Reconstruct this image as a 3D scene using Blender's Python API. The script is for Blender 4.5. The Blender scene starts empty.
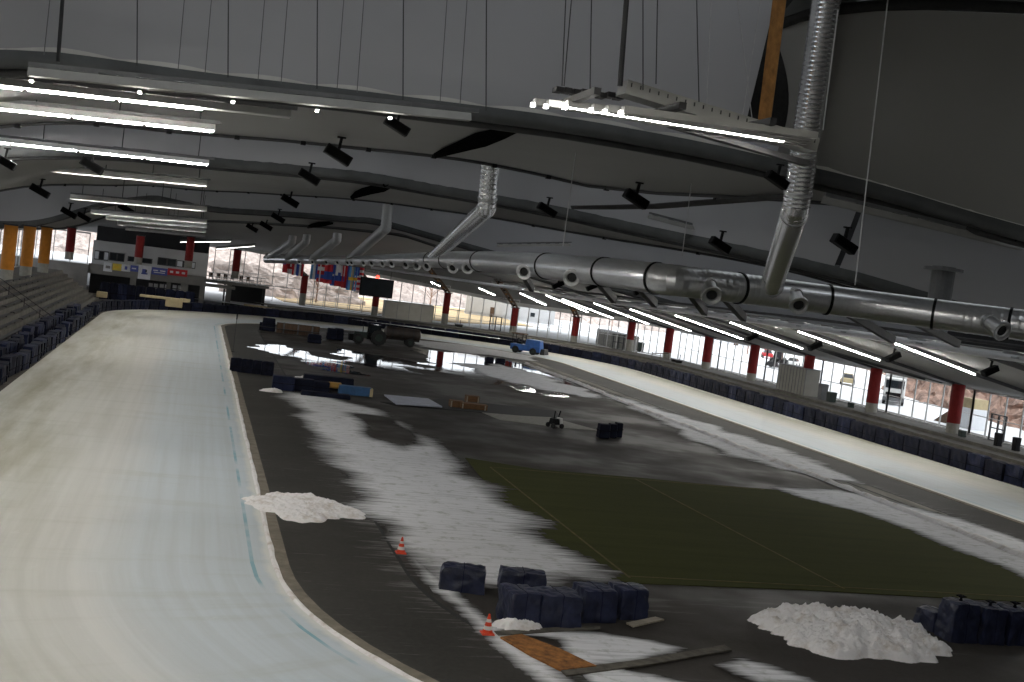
import bpy, math, random
import numpy as np
from mathutils import Vector, noise, Matrix
random.seed(7)
PI = math.pi
S = bpy.context.scene
COL = S.collection

# ------------------------------------------------------------------ camera
FPX, VP, ROLL, EYE = 1200.0, (200.0, 237.0), math.radians(7.2), 9.5
def _axes():
    Y = np.array([(VP[0]-512)/FPX, (VP[1]-341)/FPX, 1.0]); Y /= np.linalg.norm(Y)
    h = np.array([math.cos(ROLL), math.sin(ROLL), 0.0])
    X = h - h.dot(Y)*Y; X /= np.linalg.norm(X)
    D = np.cross(Y, X)
    if D[1] < 0: D = -D
    return np.array([X, Y, -D])
AX = _axes()
def ray(px, py): return AX @ np.array([(px-512)/FPX, (py-341)/FPX, 1.0])
def G(px, py, z=0.0):
    d = ray(px, py); t = (z-EYE)/d[2]; return Vector((d[0]*t, d[1]*t, z))
def atY(px, py, y):
    d = ray(px, py); t = y/d[1]; return Vector((d[0]*t, y, EYE+d[2]*t))
def atD(px, py, dep):
    d = ray(px, py); return Vector((d[0]*dep, d[1]*dep, EYE+d[2]*dep))
def atX(px, py, x):
    d = ray(px, py); t = x/d[0]; return Vector((x, d[1]*t, EYE+d[2]*t))
cd = bpy.data.cameras.new('camera'); cam = bpy.data.objects.new('camera', cd); COL.objects.link(cam)
r, u, f = AX[:, 0], -AX[:, 1], AX[:, 2]
cam.matrix_world = Matrix(((r[0], u[0], -f[0], 0), (r[1], u[1], -f[1], 0), (r[2], u[2], -f[2], EYE), (0, 0, 0, 1)))
cd.sensor_width = 36; cd.lens = 36*FPX/1024; cd.clip_end = 2000; cd.clip_start = .1
S.camera = cam
S.view_settings.view_transform = 'Standard'
S.view_settings.look = 'None'
S.view_settings.exposure = 0.0
S.view_settings.gamma = 1.0
S.view_settings.use_curve_mapping = False

# ------------------------------------------------------------------ materials
def lin(c):
    f = lambda v: v/12.92 if v <= .04045 else ((v+.055)/1.055)**2.4
    return tuple(f(v/255) for v in c)
def newmat(name):
    m = bpy.data.materials.new(name); m.use_nodes = True
    nt = m.node_tree; b = nt.nodes['Principled BSDF']
    return m, nt, b
def N(nt, t, **kw):
    n = nt.nodes.new(t)
    for k, v in kw.items(): setattr(n, k, v)
    return n
def ramp(nt, src, stops):
    n = N(nt, 'ShaderNodeValToRGB'); e = n.color_ramp.elements
    while len(e) < len(stops): e.new(.5)
    for i, (p, c) in enumerate(stops):
        e[i].position = p; e[i].color = (*c, 1) if len(c) == 3 else c
    nt.links.new(src, n.inputs[0]); return n
def coords(nt, scale=(1, 1, 1)):
    tc = N(nt, 'ShaderNodeTexCoord'); mp = N(nt, 'ShaderNodeMapping'); mp.inputs['Scale'].default_value = scale
    nt.links.new(tc.outputs['Object'], mp.inputs['Vector']); return mp.outputs[0]
def noisetex(nt, vec, scale, detail=4, rough=.6):
    n = N(nt, 'ShaderNodeTexNoise'); n.inputs['Scale'].default_value = scale
    n.inputs['Detail'].default_value = detail; n.inputs['Roughness'].default_value = rough
    nt.links.new(vec, n.inputs['Vector']); return n.outputs['Fac']
def mix(nt, fac, a, b):
    n = N(nt, 'ShaderNodeMix', data_type='RGBA')
    if isinstance(fac, float): n.inputs[0].default_value = fac
    else: nt.links.new(fac, n.inputs[0])
    for s, v in ((6, a), (7, b)):
        if isinstance(v, tuple): n.inputs[s].default_value = (*v, 1)
        else: nt.links.new(v, n.inputs[s])
    return n.outputs[2]
def mathn(nt, op, a, b=None, c=None):
    n = N(nt, 'ShaderNodeMath', operation=op)
    for i, v in enumerate((a, b, c)):
        if v is None: continue
        if isinstance(v, (int, float)): n.inputs[i].default_value = v
        else: nt.links.new(v, n.inputs[i])
    return n.outputs[0]
def M(name, c, rough=.7, metal=0.0, var=.12, scale=3.0, bump=0.0, bscale=None, stretch=(1, 1, 1), spec=.5):
    """plain-coloured surface with a little procedural mottling; c is linear albedo"""
    m, nt, b = newmat(name)
    v = coords(nt, stretch)
    f = noisetex(nt, v, scale)
    lo = tuple(max(0, x*(1-var*2)) for x in c); hi = tuple(min(1, x*(1+var*2)) for x in c)
    rp = ramp(nt, f, [(.25, lo), (.75, hi)])
    nt.links.new(rp.outputs[0], b.inputs['Base Color'])
    b.inputs['Roughness'].default_value = rough; b.inputs['Metallic'].default_value = metal
    b.inputs['Specular IOR Level'].default_value = spec
    if bump:
        bn = N(nt, 'ShaderNodeBump'); bn.inputs['Strength'].default_value = bump
        bn.inputs['Distance'].default_value = .05
        nt.links.new(noisetex(nt, v, bscale or scale*2), bn.inputs['Height']); nt.links.new(bn.outputs[0], b.inputs['Normal'])
    return m
def emis(name, c, s):
    m, nt, b = newmat(name)
    b.inputs['Base Color'].default_value = (*c, 1)
    b.inputs['Emission Color'].default_value = (*c, 1); b.inputs['Emission Strength'].default_value = s
    return m
def glassmat():
    m, nt, b = newmat('window_glass')
    out = nt.nodes['Material Output']
    t = N(nt, 'ShaderNodeBsdfTransparent'); t.inputs[0].default_value = (.93, .95, .95, 1)
    g = N(nt, 'ShaderNodeBsdfGlossy'); g.inputs['Roughness'].default_value = .03
    mx = N(nt, 'ShaderNodeMixShader'); mx.inputs[0].default_value = .07
    nt.links.new(t.outputs[0], mx.inputs[1]); nt.links.new(g.outputs[0], mx.inputs[2]); nt.links.new(mx.outputs[0], out.inputs[0])
    nt.nodes.remove(b); return m

LAMP = 138.0
mt = {}
mt['concrete'] = M('terrace_concrete', (.105, .098, .084), .85, var=.18, scale=1.2)
mt['concrete_light'] = M('column_concrete', (.26, .25, .22), .85, var=.1, scale=3)
mt['red'] = M('red_column_wrap', (.17, .014, .013), .6, spec=.15, var=.12, scale=2)
mt['orange'] = M('orange_column_wrap', (.46, .17, .018), .6, spec=.2, var=.1, scale=2)
mt['steel'] = M('grey_steel', (.13, .135, .14), .5, .2, var=.1, scale=2)
mt['dark_steel'] = M('dark_steel', (.035, .035, .037), .6, .2, var=.2, scale=2)
mt['black'] = M('black_plastic', (.006, .006, .007), .6, var=.2, scale=4, spec=.15)
mt['rubber'] = M('black_rubber', (.015, .015, .015), .8, var=.2, scale=6)
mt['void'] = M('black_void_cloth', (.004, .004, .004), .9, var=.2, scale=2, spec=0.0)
mt['band'] = M('grey_band_membrane', (.09, .095, .097), .75, var=.12, scale=.6, spec=.2)
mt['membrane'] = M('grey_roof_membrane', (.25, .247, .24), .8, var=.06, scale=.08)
mt['wallmem'] = M('daylit_roof_membrane', (.40, .405, .43), .8, var=.04, scale=.1)  # paler, bluer copy of the ceiling membrane; daylight put into the colour
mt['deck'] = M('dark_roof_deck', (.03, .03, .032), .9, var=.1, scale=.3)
mt['white_paint'] = M('white_paint', (.62, .62, .60), .6, var=.05, scale=1)
mt['lamp_white'] = M('luminaire_housing', (.30, .30, .285), .5, var=.05, scale=2)
mt['cable'] = M('dark_cable', (.03, .03, .033), .6, var=.1, scale=4)
mt['pale_cable'] = M('pale_steel_cable', (.42, .42, .43), .5, var=.1, scale=4)
mt['tube'] = emis('fluorescent_tube', (1.0, .97, .9), LAMP)
mt['tube_near'] = emis('fluorescent_tube_bright', (1.0, .97, .9), LAMP*2)
mt['tube_dim'] = emis('fluorescent_tube_dim', (1.0, .97, .93), 1.0)
mt['tube_mid'] = emis('fluorescent_tube_mid', (1.0, .97, .93), 7.0)
mt['red_light'] = emis('red_signal_light', (1, .05, .03), 6)
mt['wood'] = M('crate_wood', (.14, .07, .028), .8, var=.25, scale=3, stretch=(1, 6, 6))
mt['plank'] = M('plank_wood', (.33, .29, .23), .8, var=.2, scale=3, stretch=(1, 8, 8))
mt['strut_wood'] = M('glued_timber', (.34, .155, .035), .6, var=.2, scale=2, stretch=(4, 4, .5))
mt['strut_brown'] = M('brown_timber', (.10, .055, .03), .7, var=.25, scale=2, stretch=(4, 4, .5))
mt['beige'] = M('beige_foam', (.45, .37, .22), .8, var=.08, scale=2)
mt['mat_navy'] = M('navy_mat_vinyl', (.008, .0095, .021), .6, spec=.12, var=.3, scale=1.5, bump=.5, bscale=2.5)
mt['mat_blue'] = M('blue_mat_vinyl', (.011, .015, .040), .6, spec=.15, var=.25, scale=1.5, bump=.4, bscale=2.5)
mt['strap'] = M('black_strap', (.006, .006, .010), .8, spec=.1, var=.1, scale=4)
mt['tarp'] = M('dark_blue_tarpaulin', (.016, .020, .047), .42, var=.3, scale=2.2, bump=.7, bscale=4.0)
mt['cone_red'] = M('cone_orange', (.75, .065, .02), .5, var=.08, scale=5)
mt['cone_white'] = M('cone_white_band', (.7, .68, .64), .5, var=.06, scale=5)
mt['blue_paint'] = M('blue_machine_paint', (.03, .12, .40), .35, var=.15, scale=2)
mt['bright_blue'] = M('bright_blue_vinyl', (.03, .10, .23), .5, var=.15, scale=2)
mt['yellow'] = M('yellow_vinyl', (.36, .20, .04), .5, var=.1, scale=2)
mt['green'] = M('dark_green_paint', (.010, .022, .016), .5, var=.2, scale=2)
mt['tank'] = M('brown_grey_tank', (.05, .038, .032), .5, .2, var=.25, scale=1)
mt['pale_sheet'] = M('pale_sheet', (.40, .42, .50), .45, var=.12, scale=1.5)
mt['grey_box'] = M('grey_cladding', (.25, .24, .215), .7, var=.06, scale=1)
mt['glass'] = glassmat()
mt['dark_glass'] = M('dark_window_glass', (.02, .025, .03), .08, var=.1, scale=1)
mt['frame'] = M('window_frame_metal', (.62, .62, .62), .5, .1, var=.05, scale=2)
mt['frame_dark'] = M('dark_door_frame', (.04, .04, .045), .5, var=.05, scale=2)
mt['curtain'] = M('white_screen', (.75, .77, .8), .8, var=.03, scale=2)
for n, c in dict(f_red=(.50, .02, .03), f_blue=(.03, .08, .38), f_white=(.72, .72, .74), f_yellow=(.75, .5, .04), f_lightblue=(.10, .30, .60), f_black=(.015, .015, .015)).items():
    mt[n] = M(n.replace('f_', 'flag_'), c, .75, var=.06, scale=2)

def galv(name, rough, c=(.62, .63, .65), metal=1.0):
    m, nt, b = newmat(name)
    v = coords(nt); f = noisetex(nt, v, 3.5, 3); f2 = noisetex(nt, coords(nt, (6, .6, 6)), 1.5, 2)
    rp = ramp(nt, f2, [(.3, tuple(x*.88 for x in c)), (.7, c)])
    nt.links.new(rp.outputs[0], b.inputs['Base Color']); b.inputs['Metallic'].default_value = metal
    rr = N(nt, 'ShaderNodeMapRange'); rr.inputs['To Min'].default_value = rough-.03; rr.inputs['To Max'].default_value = rough+.04
    nt.links.new(f, rr.inputs[0]); nt.links.new(rr.outputs[0], b.inputs['Roughness'])
    return m
mt['galv'] = galv('galvanised_duct', .30, (.80, .81, .83), .78)
mt['galv_shiny'] = galv('shiny_riser_metal', .24, (.88, .89, .91), .8)
mt['galv_bright'] = galv('bright_nozzle_metal', .45, (.85, .85, .86))
mt['galv_dull'] = galv('galvanised_dull', .40, (.50, .51, .52), .7)

def asphalt_mat():
    m, nt, b = newmat('infield_asphalt')
    v = coords(nt)
    big = noisetex(nt, v, .09, 4); fine = noisetex(nt, v, 7, 3, .7)
    wisp = noisetex(nt, coords(nt, (.22, 2.6, 1)), .8, 6, .72)
    c = ramp(nt, big, [(.3, (.020, .0163, .0133)), (.7, (.039, .0325, .0265))]).outputs[0]
    c = mix(nt, ramp(nt, fine, [(.35, (0, 0, 0)), (.75, (.4,)*3)]).outputs[0], c, (.06, .055, .048))
    w = ramp(nt, mathn(nt, 'MULTIPLY', wisp, mathn(nt, 'ADD', big, .45)), [(.58, (0, 0, 0)), (.76, (.30,)*3)]).outputs[0]
    c = mix(nt, w, c, (.36, .35, .34))
    nt.links.new(c, b.inputs['Base Color'])
    r_ = ramp(nt, noisetex(nt, v, .16, 3), [(.4, (.5,)*3), (.62, (.85,)*3)]).outputs[0]
    nt.links.new(r_, b.inputs['Roughness']); b.inputs['Specular IOR Level'].default_value = .35
    return m
mt['asphalt'] = asphalt_mat()

def lane_mat():
    m, nt, b = newmat('inner_lane_asphalt')
    v = coords(nt)
    fine = noisetex(nt, v, 6, 4, .7); big = noisetex(nt, v, .25, 4)
    c = ramp(nt, big, [(.3, (.019, .0175, .0145)), (.7, (.038, .035, .030))]).outputs[0]
    c = mix(nt, ramp(nt, fine, [(.4, (0, 0, 0)), (.8, (.3,)*3)]).outputs[0], c, (.07, .066, .058))
    at = N(nt, 'ShaderNodeAttribute', attribute_name='u')          # metres from the ice edge
    wisp = noisetex(nt, coords(nt, (.35, 4.0, 1)), 1.0, 6, .75)
    edge = ramp(nt, mathn(nt, 'DIVIDE', at.outputs['Fac'], 4.6), [(.45, (0, 0, 0)), (1.0, (.20,)*3)]).outputs[0]
    w = ramp(nt, mathn(nt, 'ADD', wisp, edge), [(.60, (0, 0, 0)), (.80, (.6,)*3)]).outputs[0]
    c = mix(nt, w, c, (.40, .39, .38))
    nt.links.new(c, b.inputs['Base Color']); b.inputs['Roughness'].default_value = .75
    b.inputs['Specular IOR Level'].default_value = .3
    return m
mt['lane'] = lane_mat()

def ice_mat():
    m, nt, b = newmat('rink_ice')
    L = nt.links.new
    u = N(nt, 'ShaderNodeAttribute', attribute_name='u').outputs['Fac']
    s = N(nt, 'ShaderNodeAttribute', attribute_name='s').outputs['Fac']
    def us(su, ss):
        cx = N(nt, 'ShaderNodeCombineXYZ'); L(mathn(nt, 'MULTIPLY', u, su), cx.inputs[0]); L(mathn(nt, 'MULTIPLY', s, ss), cx.inputs[1]); return cx.outputs[0]
    wob = noisetex(nt, us(.3, .12), 1.0, 3)
    uw = mathn(nt, 'ADD', u, mathn(nt, 'MULTIPLY', wob, 1.6))
    zone = ramp(nt, mathn(nt, 'DIVIDE', uw, 14.0), [(.0, (.56, .61, .645)), (.34, (.56, .60, .625)), (.46, (.625, .615, .585)), (.75, (.62, .61, .555)), (1, (.56, .56, .51))]).outputs[0]
    streak = noisetex(nt, us(2.6, .035), 1.0, 5, .65)
    c = mix(nt, ramp(nt, streak, [(.30, (.26,)*3), (.60, (0, 0, 0))]).outputs[0], zone, (.36, .36, .33))
    cross = noisetex(nt, us(.14, .9), 1.0, 4, .6)
    c = mix(nt, ramp(nt, cross, [(.52, (0, 0, 0)), (.75, (.30,)*3)]).outputs[0], c, (.36, .36, .28))
    dirt = noisetex(nt, us(.30, .035), 1.7, 6, .62)
    far_u = ramp(nt, mathn(nt, 'DIVIDE', u, 14.0), [(.42, (0, 0, 0)), (.7, (1, 1, 1))]).outputs[0]
    d = mathn(nt, 'MULTIPLY', ramp(nt, dirt, [(.43, (0, 0, 0)), (.66, (.85,)*3)]).outputs[0], far_u)
    c = mix(nt, d, c, (.33, .31, .22))
    scr = noisetex(nt, us(1.0, 1.0), 1.3, 8, .75)
    c = mix(nt, ramp(nt, scr, [(.60, (0, 0, 0)), (.74, (.35,)*3)]).outputs[0], c, (.78, .78, .76))
    # turquoise line near the inner edge, scuffed
    ln = mathn(nt, 'COMPARE', u, .66, .06)
    ln = mathn(nt, 'MULTIPLY', ln, ramp(nt, noisetex(nt, us(.2, .22), 1.0, 3), [(.42, (0, 0, 0)), (.58, (.7,)*3)]).outputs[0])
    c = mix(nt, ln, c, (.10, .34, .42))
    rim = ramp(nt, mathn(nt, 'ADD', u, mathn(nt, 'MULTIPLY', noisetex(nt, us(1, .8), 1.0, 4), .5)), [(.40, (.8,)*3), (.62, (0, 0, 0))]).outputs[0]
    c = mix(nt, rim, c, (.76, .74, .68))
    L(c, b.inputs['Base Color']); b.inputs['Roughness'].default_value = .55
    b.inputs['Specular IOR Level'].default_value = .25
    return m
mt['ice'] = ice_mat()

def snow_mat(name, c=(.72, .715, .73), dirt=(.30, .27, .23), d0=.55, d1=.8, under=None, bump=.5):
    m, nt, b = newmat(name)
    v = coords(nt)
    c1 = mix(nt, ramp(nt, noisetex(nt, v, 1.6, 6, .7), [(d0, (0, 0, 0)), (d1, (.8,)*3)]).outputs[0], c, dirt)
    if under:
        a = N(nt, 'ShaderNodeAttribute', attribute_name='amt').outputs['Fac']
        st = noisetex(nt, coords(nt, (.3, 5, 1)), 1.0, 6, .75)
        k = ramp(nt, mathn(nt, 'ADD', a, mathn(nt, 'MULTIPLY', mathn(nt, 'SUBTRACT', st, .5), 1.7)), [(.16, (0, 0, 0)), (1.0, (1, 1, 1))]).outputs[0]
        c1 = mix(nt, k, under, c1)
    nt.links.new(c1, b.inputs['Base Color']); b.inputs['Roughness'].default_value = .85
    b.inputs['Specular IOR Level'].default_value = .2
    if bump:
        bn = N(nt, 'ShaderNodeBump'); bn.inputs['Strength'].default_value = bump; bn.inputs['Distance'].default_value = .06
        nt.links.new(noisetex(nt, v, 7, 5), bn.inputs['Height']); nt.links.new(bn.outputs[0], b.inputs['Normal'])
    return m
mt['snow_thin'] = snow_mat('thin_snow', under=(.04, .036, .033), dirt=(.15, .17, .08), d0=.53, d1=.80, bump=0)
mt['snow'] = snow_mat('heaped_snow', (.86, .83, .82), (.42, .33, .24), .50, .76, bump=.8)
mt['snow_out'] = snow_mat('outdoor_snow', (.85, .86, .88), (.6, .55, .5), .6, .85)

def turf_mat():
    m, nt, b = newmat('artificial_turf')
    st = noisetex(nt, coords(nt, (.12, 1.2, 1)), 1.0, 5, .65); fine = noisetex(nt, coords(nt), 14, 3)
    c = ramp(nt, st, [(.3, (.042, .045, .014)), (.7, (.058, .061, .018))]).outputs[0]
    c = mix(nt, ramp(nt, fine, [(.4, (0, 0, 0)), (.8, (.35,)*3)]).outputs[0], c, (.075, .078, .028))
    nt.links.new(c, b.inputs['Base Color']); b.inputs['Roughness'].default_value = .95; b.inputs['Specular IOR Level'].default_value = .1
    return m
mt['turf'] = turf_mat()
mt['turf_line'] = M('turf_yellow_line', (.085, .068, .012), .9, var=.25, scale=2)
def puddle_mat():
    m, nt, b = newmat('meltwater')
    b.inputs['Base Color'].default_value = (.02, .02, .021, 1); b.inputs['Roughness'].default_value = .04
    b.inputs['IOR'].default_value = 1.33; b.inputs['Specular IOR Level'].default_value = .7
    bn = N(nt, 'ShaderNodeBump'); bn.inputs['Strength'].default_value = .06; bn.inputs['Distance'].default_value = .02
    nt.links.new(noisetex(nt, coords(nt), 1.2, 2), bn.inputs['Height']); nt.links.new(bn.outputs[0], b.inputs['Normal'])
    return m
mt['puddle'] = puddle_mat()
mt['kerb'] = M('brown_kerb', (.17, .145, .11), .85, var=.2, scale=2)
mt['beam_wood'] = M('weathered_dark_timber', (.085, .075, .06), .9, var=.3, scale=3)
mt['rust'] = M('rust_brown_board', (.25, .10, .022), .85, var=.35, scale=5)
mt['gravel'] = M('grey_gravel', (.20, .185, .16), .95, var=.4, scale=.6, stretch=(1, .3, 1))
mt['brush'] = M('red_brown_brush', (.36, .24, .19), .95, var=.4, scale=.9)
mt['brush_green'] = M('dull_green_brush', (.19, .19, .13), .95, var=.4, scale=.9)
mt['brush_pale'] = M('pale_pinkish_brush', (.50, .42, .38), .95, var=.25, scale=.9)
mt['sand'] = M('yellow_sand', (.62, .46, .26), .95, var=.15, scale=.1)
mt['facade_white'] = M('far_building_plaster', (.55, .55, .55), .8, var=.05, scale=.4)
mt['facade_grey'] = M('far_building_concrete', (.20, .19, .175), .85, var=.1, scale=.6)
mt['banner_yellow'] = M('banner_yellow', (.70, .52, .08), .7, var=.05, scale=2)
mt['banner_blue'] = M('banner_blue', (.08, .10, .33), .7, var=.08, scale=2)
mt['banner_red'] = M('banner_red', (.52, .025, .03), .7, var=.05, scale=2)
mt['truck_white'] = M('truck_white_paint', (.72, .72, .70), .4, var=.04, scale=1)

# ------------------------------------------------------------------ mesh helpers
class MB:
    def __init__(s): s.v, s.f, s.m, s.cur = [], [], [], 0
    def add(s, vs, fs):
        b = len(s.v); s.v += [tuple(p) for p in vs]
        for q in fs: s.f.append(tuple(b+i for i in q)); s.m.append(s.cur)
        return s
    def mat(s, i): s.cur = i; return s
    def box(s, c, d, rz=0.0, top=1.0, rot=None):
        hx, hy, hz = d[0]/2, d[1]/2, d[2]/2
        P = [Vector((sx*hx*(top if sz > 0 else 1), sy*hy*(top if sz > 0 else 1), sz*hz)) for sz in (-1, 1) for sy in (-1, 1) for sx in (-1, 1)]
        R = rot if rot is not None else Matrix.Rotation(rz, 3, 'Z')
        P = [R @ p + Vector(c) for p in P]
        return s.add(P, [(0, 2, 3, 1), (4, 5, 7, 6), (0, 1, 5, 4), (1, 3, 7, 5), (3, 2, 6, 7), (2, 0, 4, 6)])
    def beam(s, a, b, w, h, up=(0, 0, 1)):
        a, b = Vector(a), Vector(b); d = (b-a); L = d.length; z = d.normalized()
        x = Vector(up).cross(z)
        if x.length < 1e-4: x = Vector((1, 0, 0))
        x.normalize(); y = z.cross(x)
        R = Matrix((x, y, z)).transposed()
        return s.box((a+b)/2, (w, h, L), rot=R)
    def tube(s, path, rad, n=12, cap=True):
        path = [Vector(p) for p in path]; k = len(path)
        rad = rad if isinstance(rad, (list, tuple)) else [rad]*k
        t0 = (path[1]-path[0]).normalized()
        ref = Vector((0, 0, 1)) if abs(t0.z) < .9 else Vector((1, 0, 0))
        rings = []
        for i, p in enumerate(path):
            t = (path[min(i+1, k-1)]-path[max(i-1, 0)]).normalized()
            x = ref.cross(t)
            if x.length < 1e-5: x = Vector((0, 1, 0)).cross(t)
            x.normalize(); y = t.cross(x)
            rings.append([p + (x*math.cos(2*PI*j/n)+y*math.sin(2*PI*j/n))*rad[i] for j in range(n)])
        vs = [q for g in rings for q in g]; fs = []
        for i in range(k-1):
            for j in range(n):
                j2 = (j+1) % n; fs.append((i*n+j, i*n+j2, (i+1)*n+j2, (i+1)*n+j))
        if cap: fs += [tuple(range(n-1, -1, -1)), tuple((k-1)*n+j for j in range(n))]
        return s.add(vs, fs)
    def grid(s, rows):
        n = len(rows[0]); vs = [p for g in rows for p in g]; fs = []
        for i in range(len(rows)-1):
            for j in range(n-1): fs.append((i*n+j, i*n+j+1, (i+1)*n+j+1, (i+1)*n+j))
        return s.add(vs, fs)
    def prism(s, poly, z0, z1):
        n = len(poly)
        vs = [(p[0], p[1], z0) for p in poly]+[(p[0], p[1], z1) for p in poly]
        fs = [tuple(range(n-1, -1, -1)), tuple(range(n, 2*n))]+[(i, (i+1) % n, n+(i+1) % n, n+i) for i in range(n)]
        return s.add(vs, fs)
    def build(s, name, mats, parent=None, smooth=False, loc=None, attrs=None, bevel=0, solid=0):
        me = bpy.data.meshes.new(name)
        o_ = Vector(loc) if loc is not None else Vector((0, 0, 0))
        me.from_pydata([(p[0]-o_.x, p[1]-o_.y, p[2]-o_.z) for p in s.v], [], s.f)
        for m in (mats if isinstance(mats, (list, tuple)) else [mats]): me.materials.append(m)
        if any(s.m): me.polygons.foreach_set('material_index', s.m)
        if smooth: me.polygons.foreach_set('use_smooth', [True]*len(me.polygons))
        for k, vals in (attrs or {}).items():
            a = me.attributes.new(k, 'FLOAT', 'POINT'); a.data.foreach_set('value', vals)
        me.update()
        o = bpy.data.objects.new(name, me); COL.objects.link(o)
        if parent is not None: o.parent = parent
        o.location = o_
        if bevel:
            bv = o.modifiers.new('bevel', 'BEVEL'); bv.width = bevel; bv.segments = 2; bv.limit_method = 'ANGLE'
        if solid:
            sd = o.modifiers.new('solid', 'SOLIDIFY'); sd.thickness = solid; sd.offset = 0
        return o
def tag(o, label=None, cat=None, group=None, kind=None):
    if label: o['label'] = label
    if cat: o['category'] = cat
    if group: o['group'] = group
    if kind: o['kind'] = kind
    return o
def empty(name, loc, label, cat, group=None, rz=0.0):
    o = bpy.data.objects.new(name, None); COL.objects.link(o); o.location = loc; o.rotation_euler.z = rz
    o.empty_display_size = .3
    return tag(o, label, cat, group)
def struct(o, label=None, cat=None): return tag(o, label, cat, kind='structure')
def dup(root, loc, rz=None, label=None, group=None, scale=None):
    c = root.copy(); COL.objects.link(c); c.location = loc
    if rz is not None: c.rotation_euler.z = rz
    if label: c['label'] = label
    if group: c['group'] = group
    if scale: c.scale = scale
    for ch in list(root.children):
        d = ch.copy(); COL.objects.link(d); d.parent = c
        for g in list(ch.children):
            e = g.copy(); COL.objects.link(e); e.parent = d
    return c
ORD = ['nearest', 'second nearest', 'third nearest', 'fourth nearest', 'fifth nearest', 'sixth nearest', 'seventh nearest', 'eighth nearest', 'ninth nearest', 'tenth nearest', 'eleventh nearest', 'twelfth nearest', 'thirteenth nearest', 'fourteenth nearest']
def lerp(a, b, t): return a+(b-a)*t
def nz(x, y, z=0.0): return noise.noise(Vector((x, y, z)))

# ------------------------------------------------------------------ oval plan
CX, Y0, Y1 = 21.8, 36.0, 135.0
def oval(off_out, n=40, right=None):
    """closed ring; off_out: radius of the curve"""
    R = off_out; pts = []
    xr = CX+R if right is None else right
    for y in np.linspace(Y0, Y1, 60): pts.append((CX-R, y))
    for a in np.linspace(PI, 0, n)[1:-1]:
        rr = R if a > PI/2 else (xr-CX)
        pts.append((CX+rr*math.cos(a), Y1+R*math.sin(a)))
    for y in np.linspace(Y1, Y0, 60): pts.append((xr, y))
    for a in np.linspace(0, -PI, n)[1:-1]:
        rr = R if a < -PI/2 else (xr-CX)
        pts.append((CX+rr*math.cos(a), Y0+R*math.sin(a)))
    pts.append(pts[0]); return pts
RO, RI = 31.1, 18.6
XR_IN = 43.2
OUT = oval(RO); INN = oval(RI, right=XR_IN)
OUT = OUT[157:-1]+OUT[:158]; INN = INN[157:-1]+INN[:158]       # start where the ring is out of view
# floor: one concrete/asphalt slab under everything
mb = MB(); mb.box((19, 86, -.1), (92, 220, .2)); floor = struct(mb.build('floor', mt['asphalt']), 'dark asphalt floor of the infield, wet and streaked', 'floor')
# ice ring
rows, U, Ss = [], [], []
acc = 0.0
for i in range(len(OUT)):
    o_, n_ = Vector((*OUT[i], 0)), Vector((*INN[i], 0))
    if i: acc += (Vector((*INN[i], 0))-Vector((*INN[i-1], 0))).length*.5+(o_-Vector((*OUT[i-1], 0))).length*.5
    w = (o_-n_).length
    row = []
    for t in np.linspace(0, 1, 15):
        p = n_.lerp(o_, t); row.append((p.x, p.y, .05)); U.append(t*w); Ss.append(acc)
    rows.append(row)
mb = MB(); mb.grid(rows); n_top = len(mb.v)
mb.grid([[(p[0], p[1], 0) for p in INN], [(p[0], p[1], .05) for p in INN]]); mb.grid([[(p[0], p[1], 0) for p in OUT], [(p[0], p[1], .05) for p in OUT]])
U += [0]*(len(mb.v)-n_top); Ss += [0]*(len(mb.v)-n_top)
struct(mb.build('ice_track', mt['ice'], attrs={'u': U, 's': Ss}), 'wide white speed skating ice track around the infield', 'ice track')
# kerb along the inner edge (left straight, both bends)
def ring(name, r0, r1, z, mat, label, cat, left_only=True, kind='structure', attr=False):
    a, b = oval(r0, right=XR_IN-(RI-r0)), oval(r1, right=XR_IN-(RI-r1))
    rows = [[], []]; mb = MB(); uu = []
    K = 8
    rows = []
    for i in range(len(a)):
        row = []
        for t in np.linspace(0, 1, K):
            p = Vector((*a[i], z)).lerp(Vector((*b[i], z)), t); row.append((p.x, p.y, z)); uu.append(t*(r0-r1))
        rows.append(row)
    mb.grid(rows); nt_ = len(mb.v)
    mb.grid([[(p[0], p[1], 0) for p in a], [(p[0], p[1], z) for p in a]]); mb.grid([[(p[0], p[1], 0) for p in b], [(p[0], p[1], z) for p in b]])
    uu += [0]*(len(mb.v)-nt_)
    o = mb.build(name, mat, attrs={'u': uu} if attr else None)
    return tag(o, label, cat, kind=kind)
ring('ice_kerb', RI, RI-.45, .045, mt['kerb'], 'brown kerb strip along the inner edge of the ice', 'kerb')
ring('inner_lane', RI-.45, RI-4.0, .02, mt['lane'], 'dark asphalt lane inside the ice track', 'lane', attr=True)
# drain slot between lane and infield, black
ring('drain_channel', RI-4.0, RI-4.14, .024, mt['rubber'], 'black drain channel between the asphalt lane and the infield', 'drain')
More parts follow.
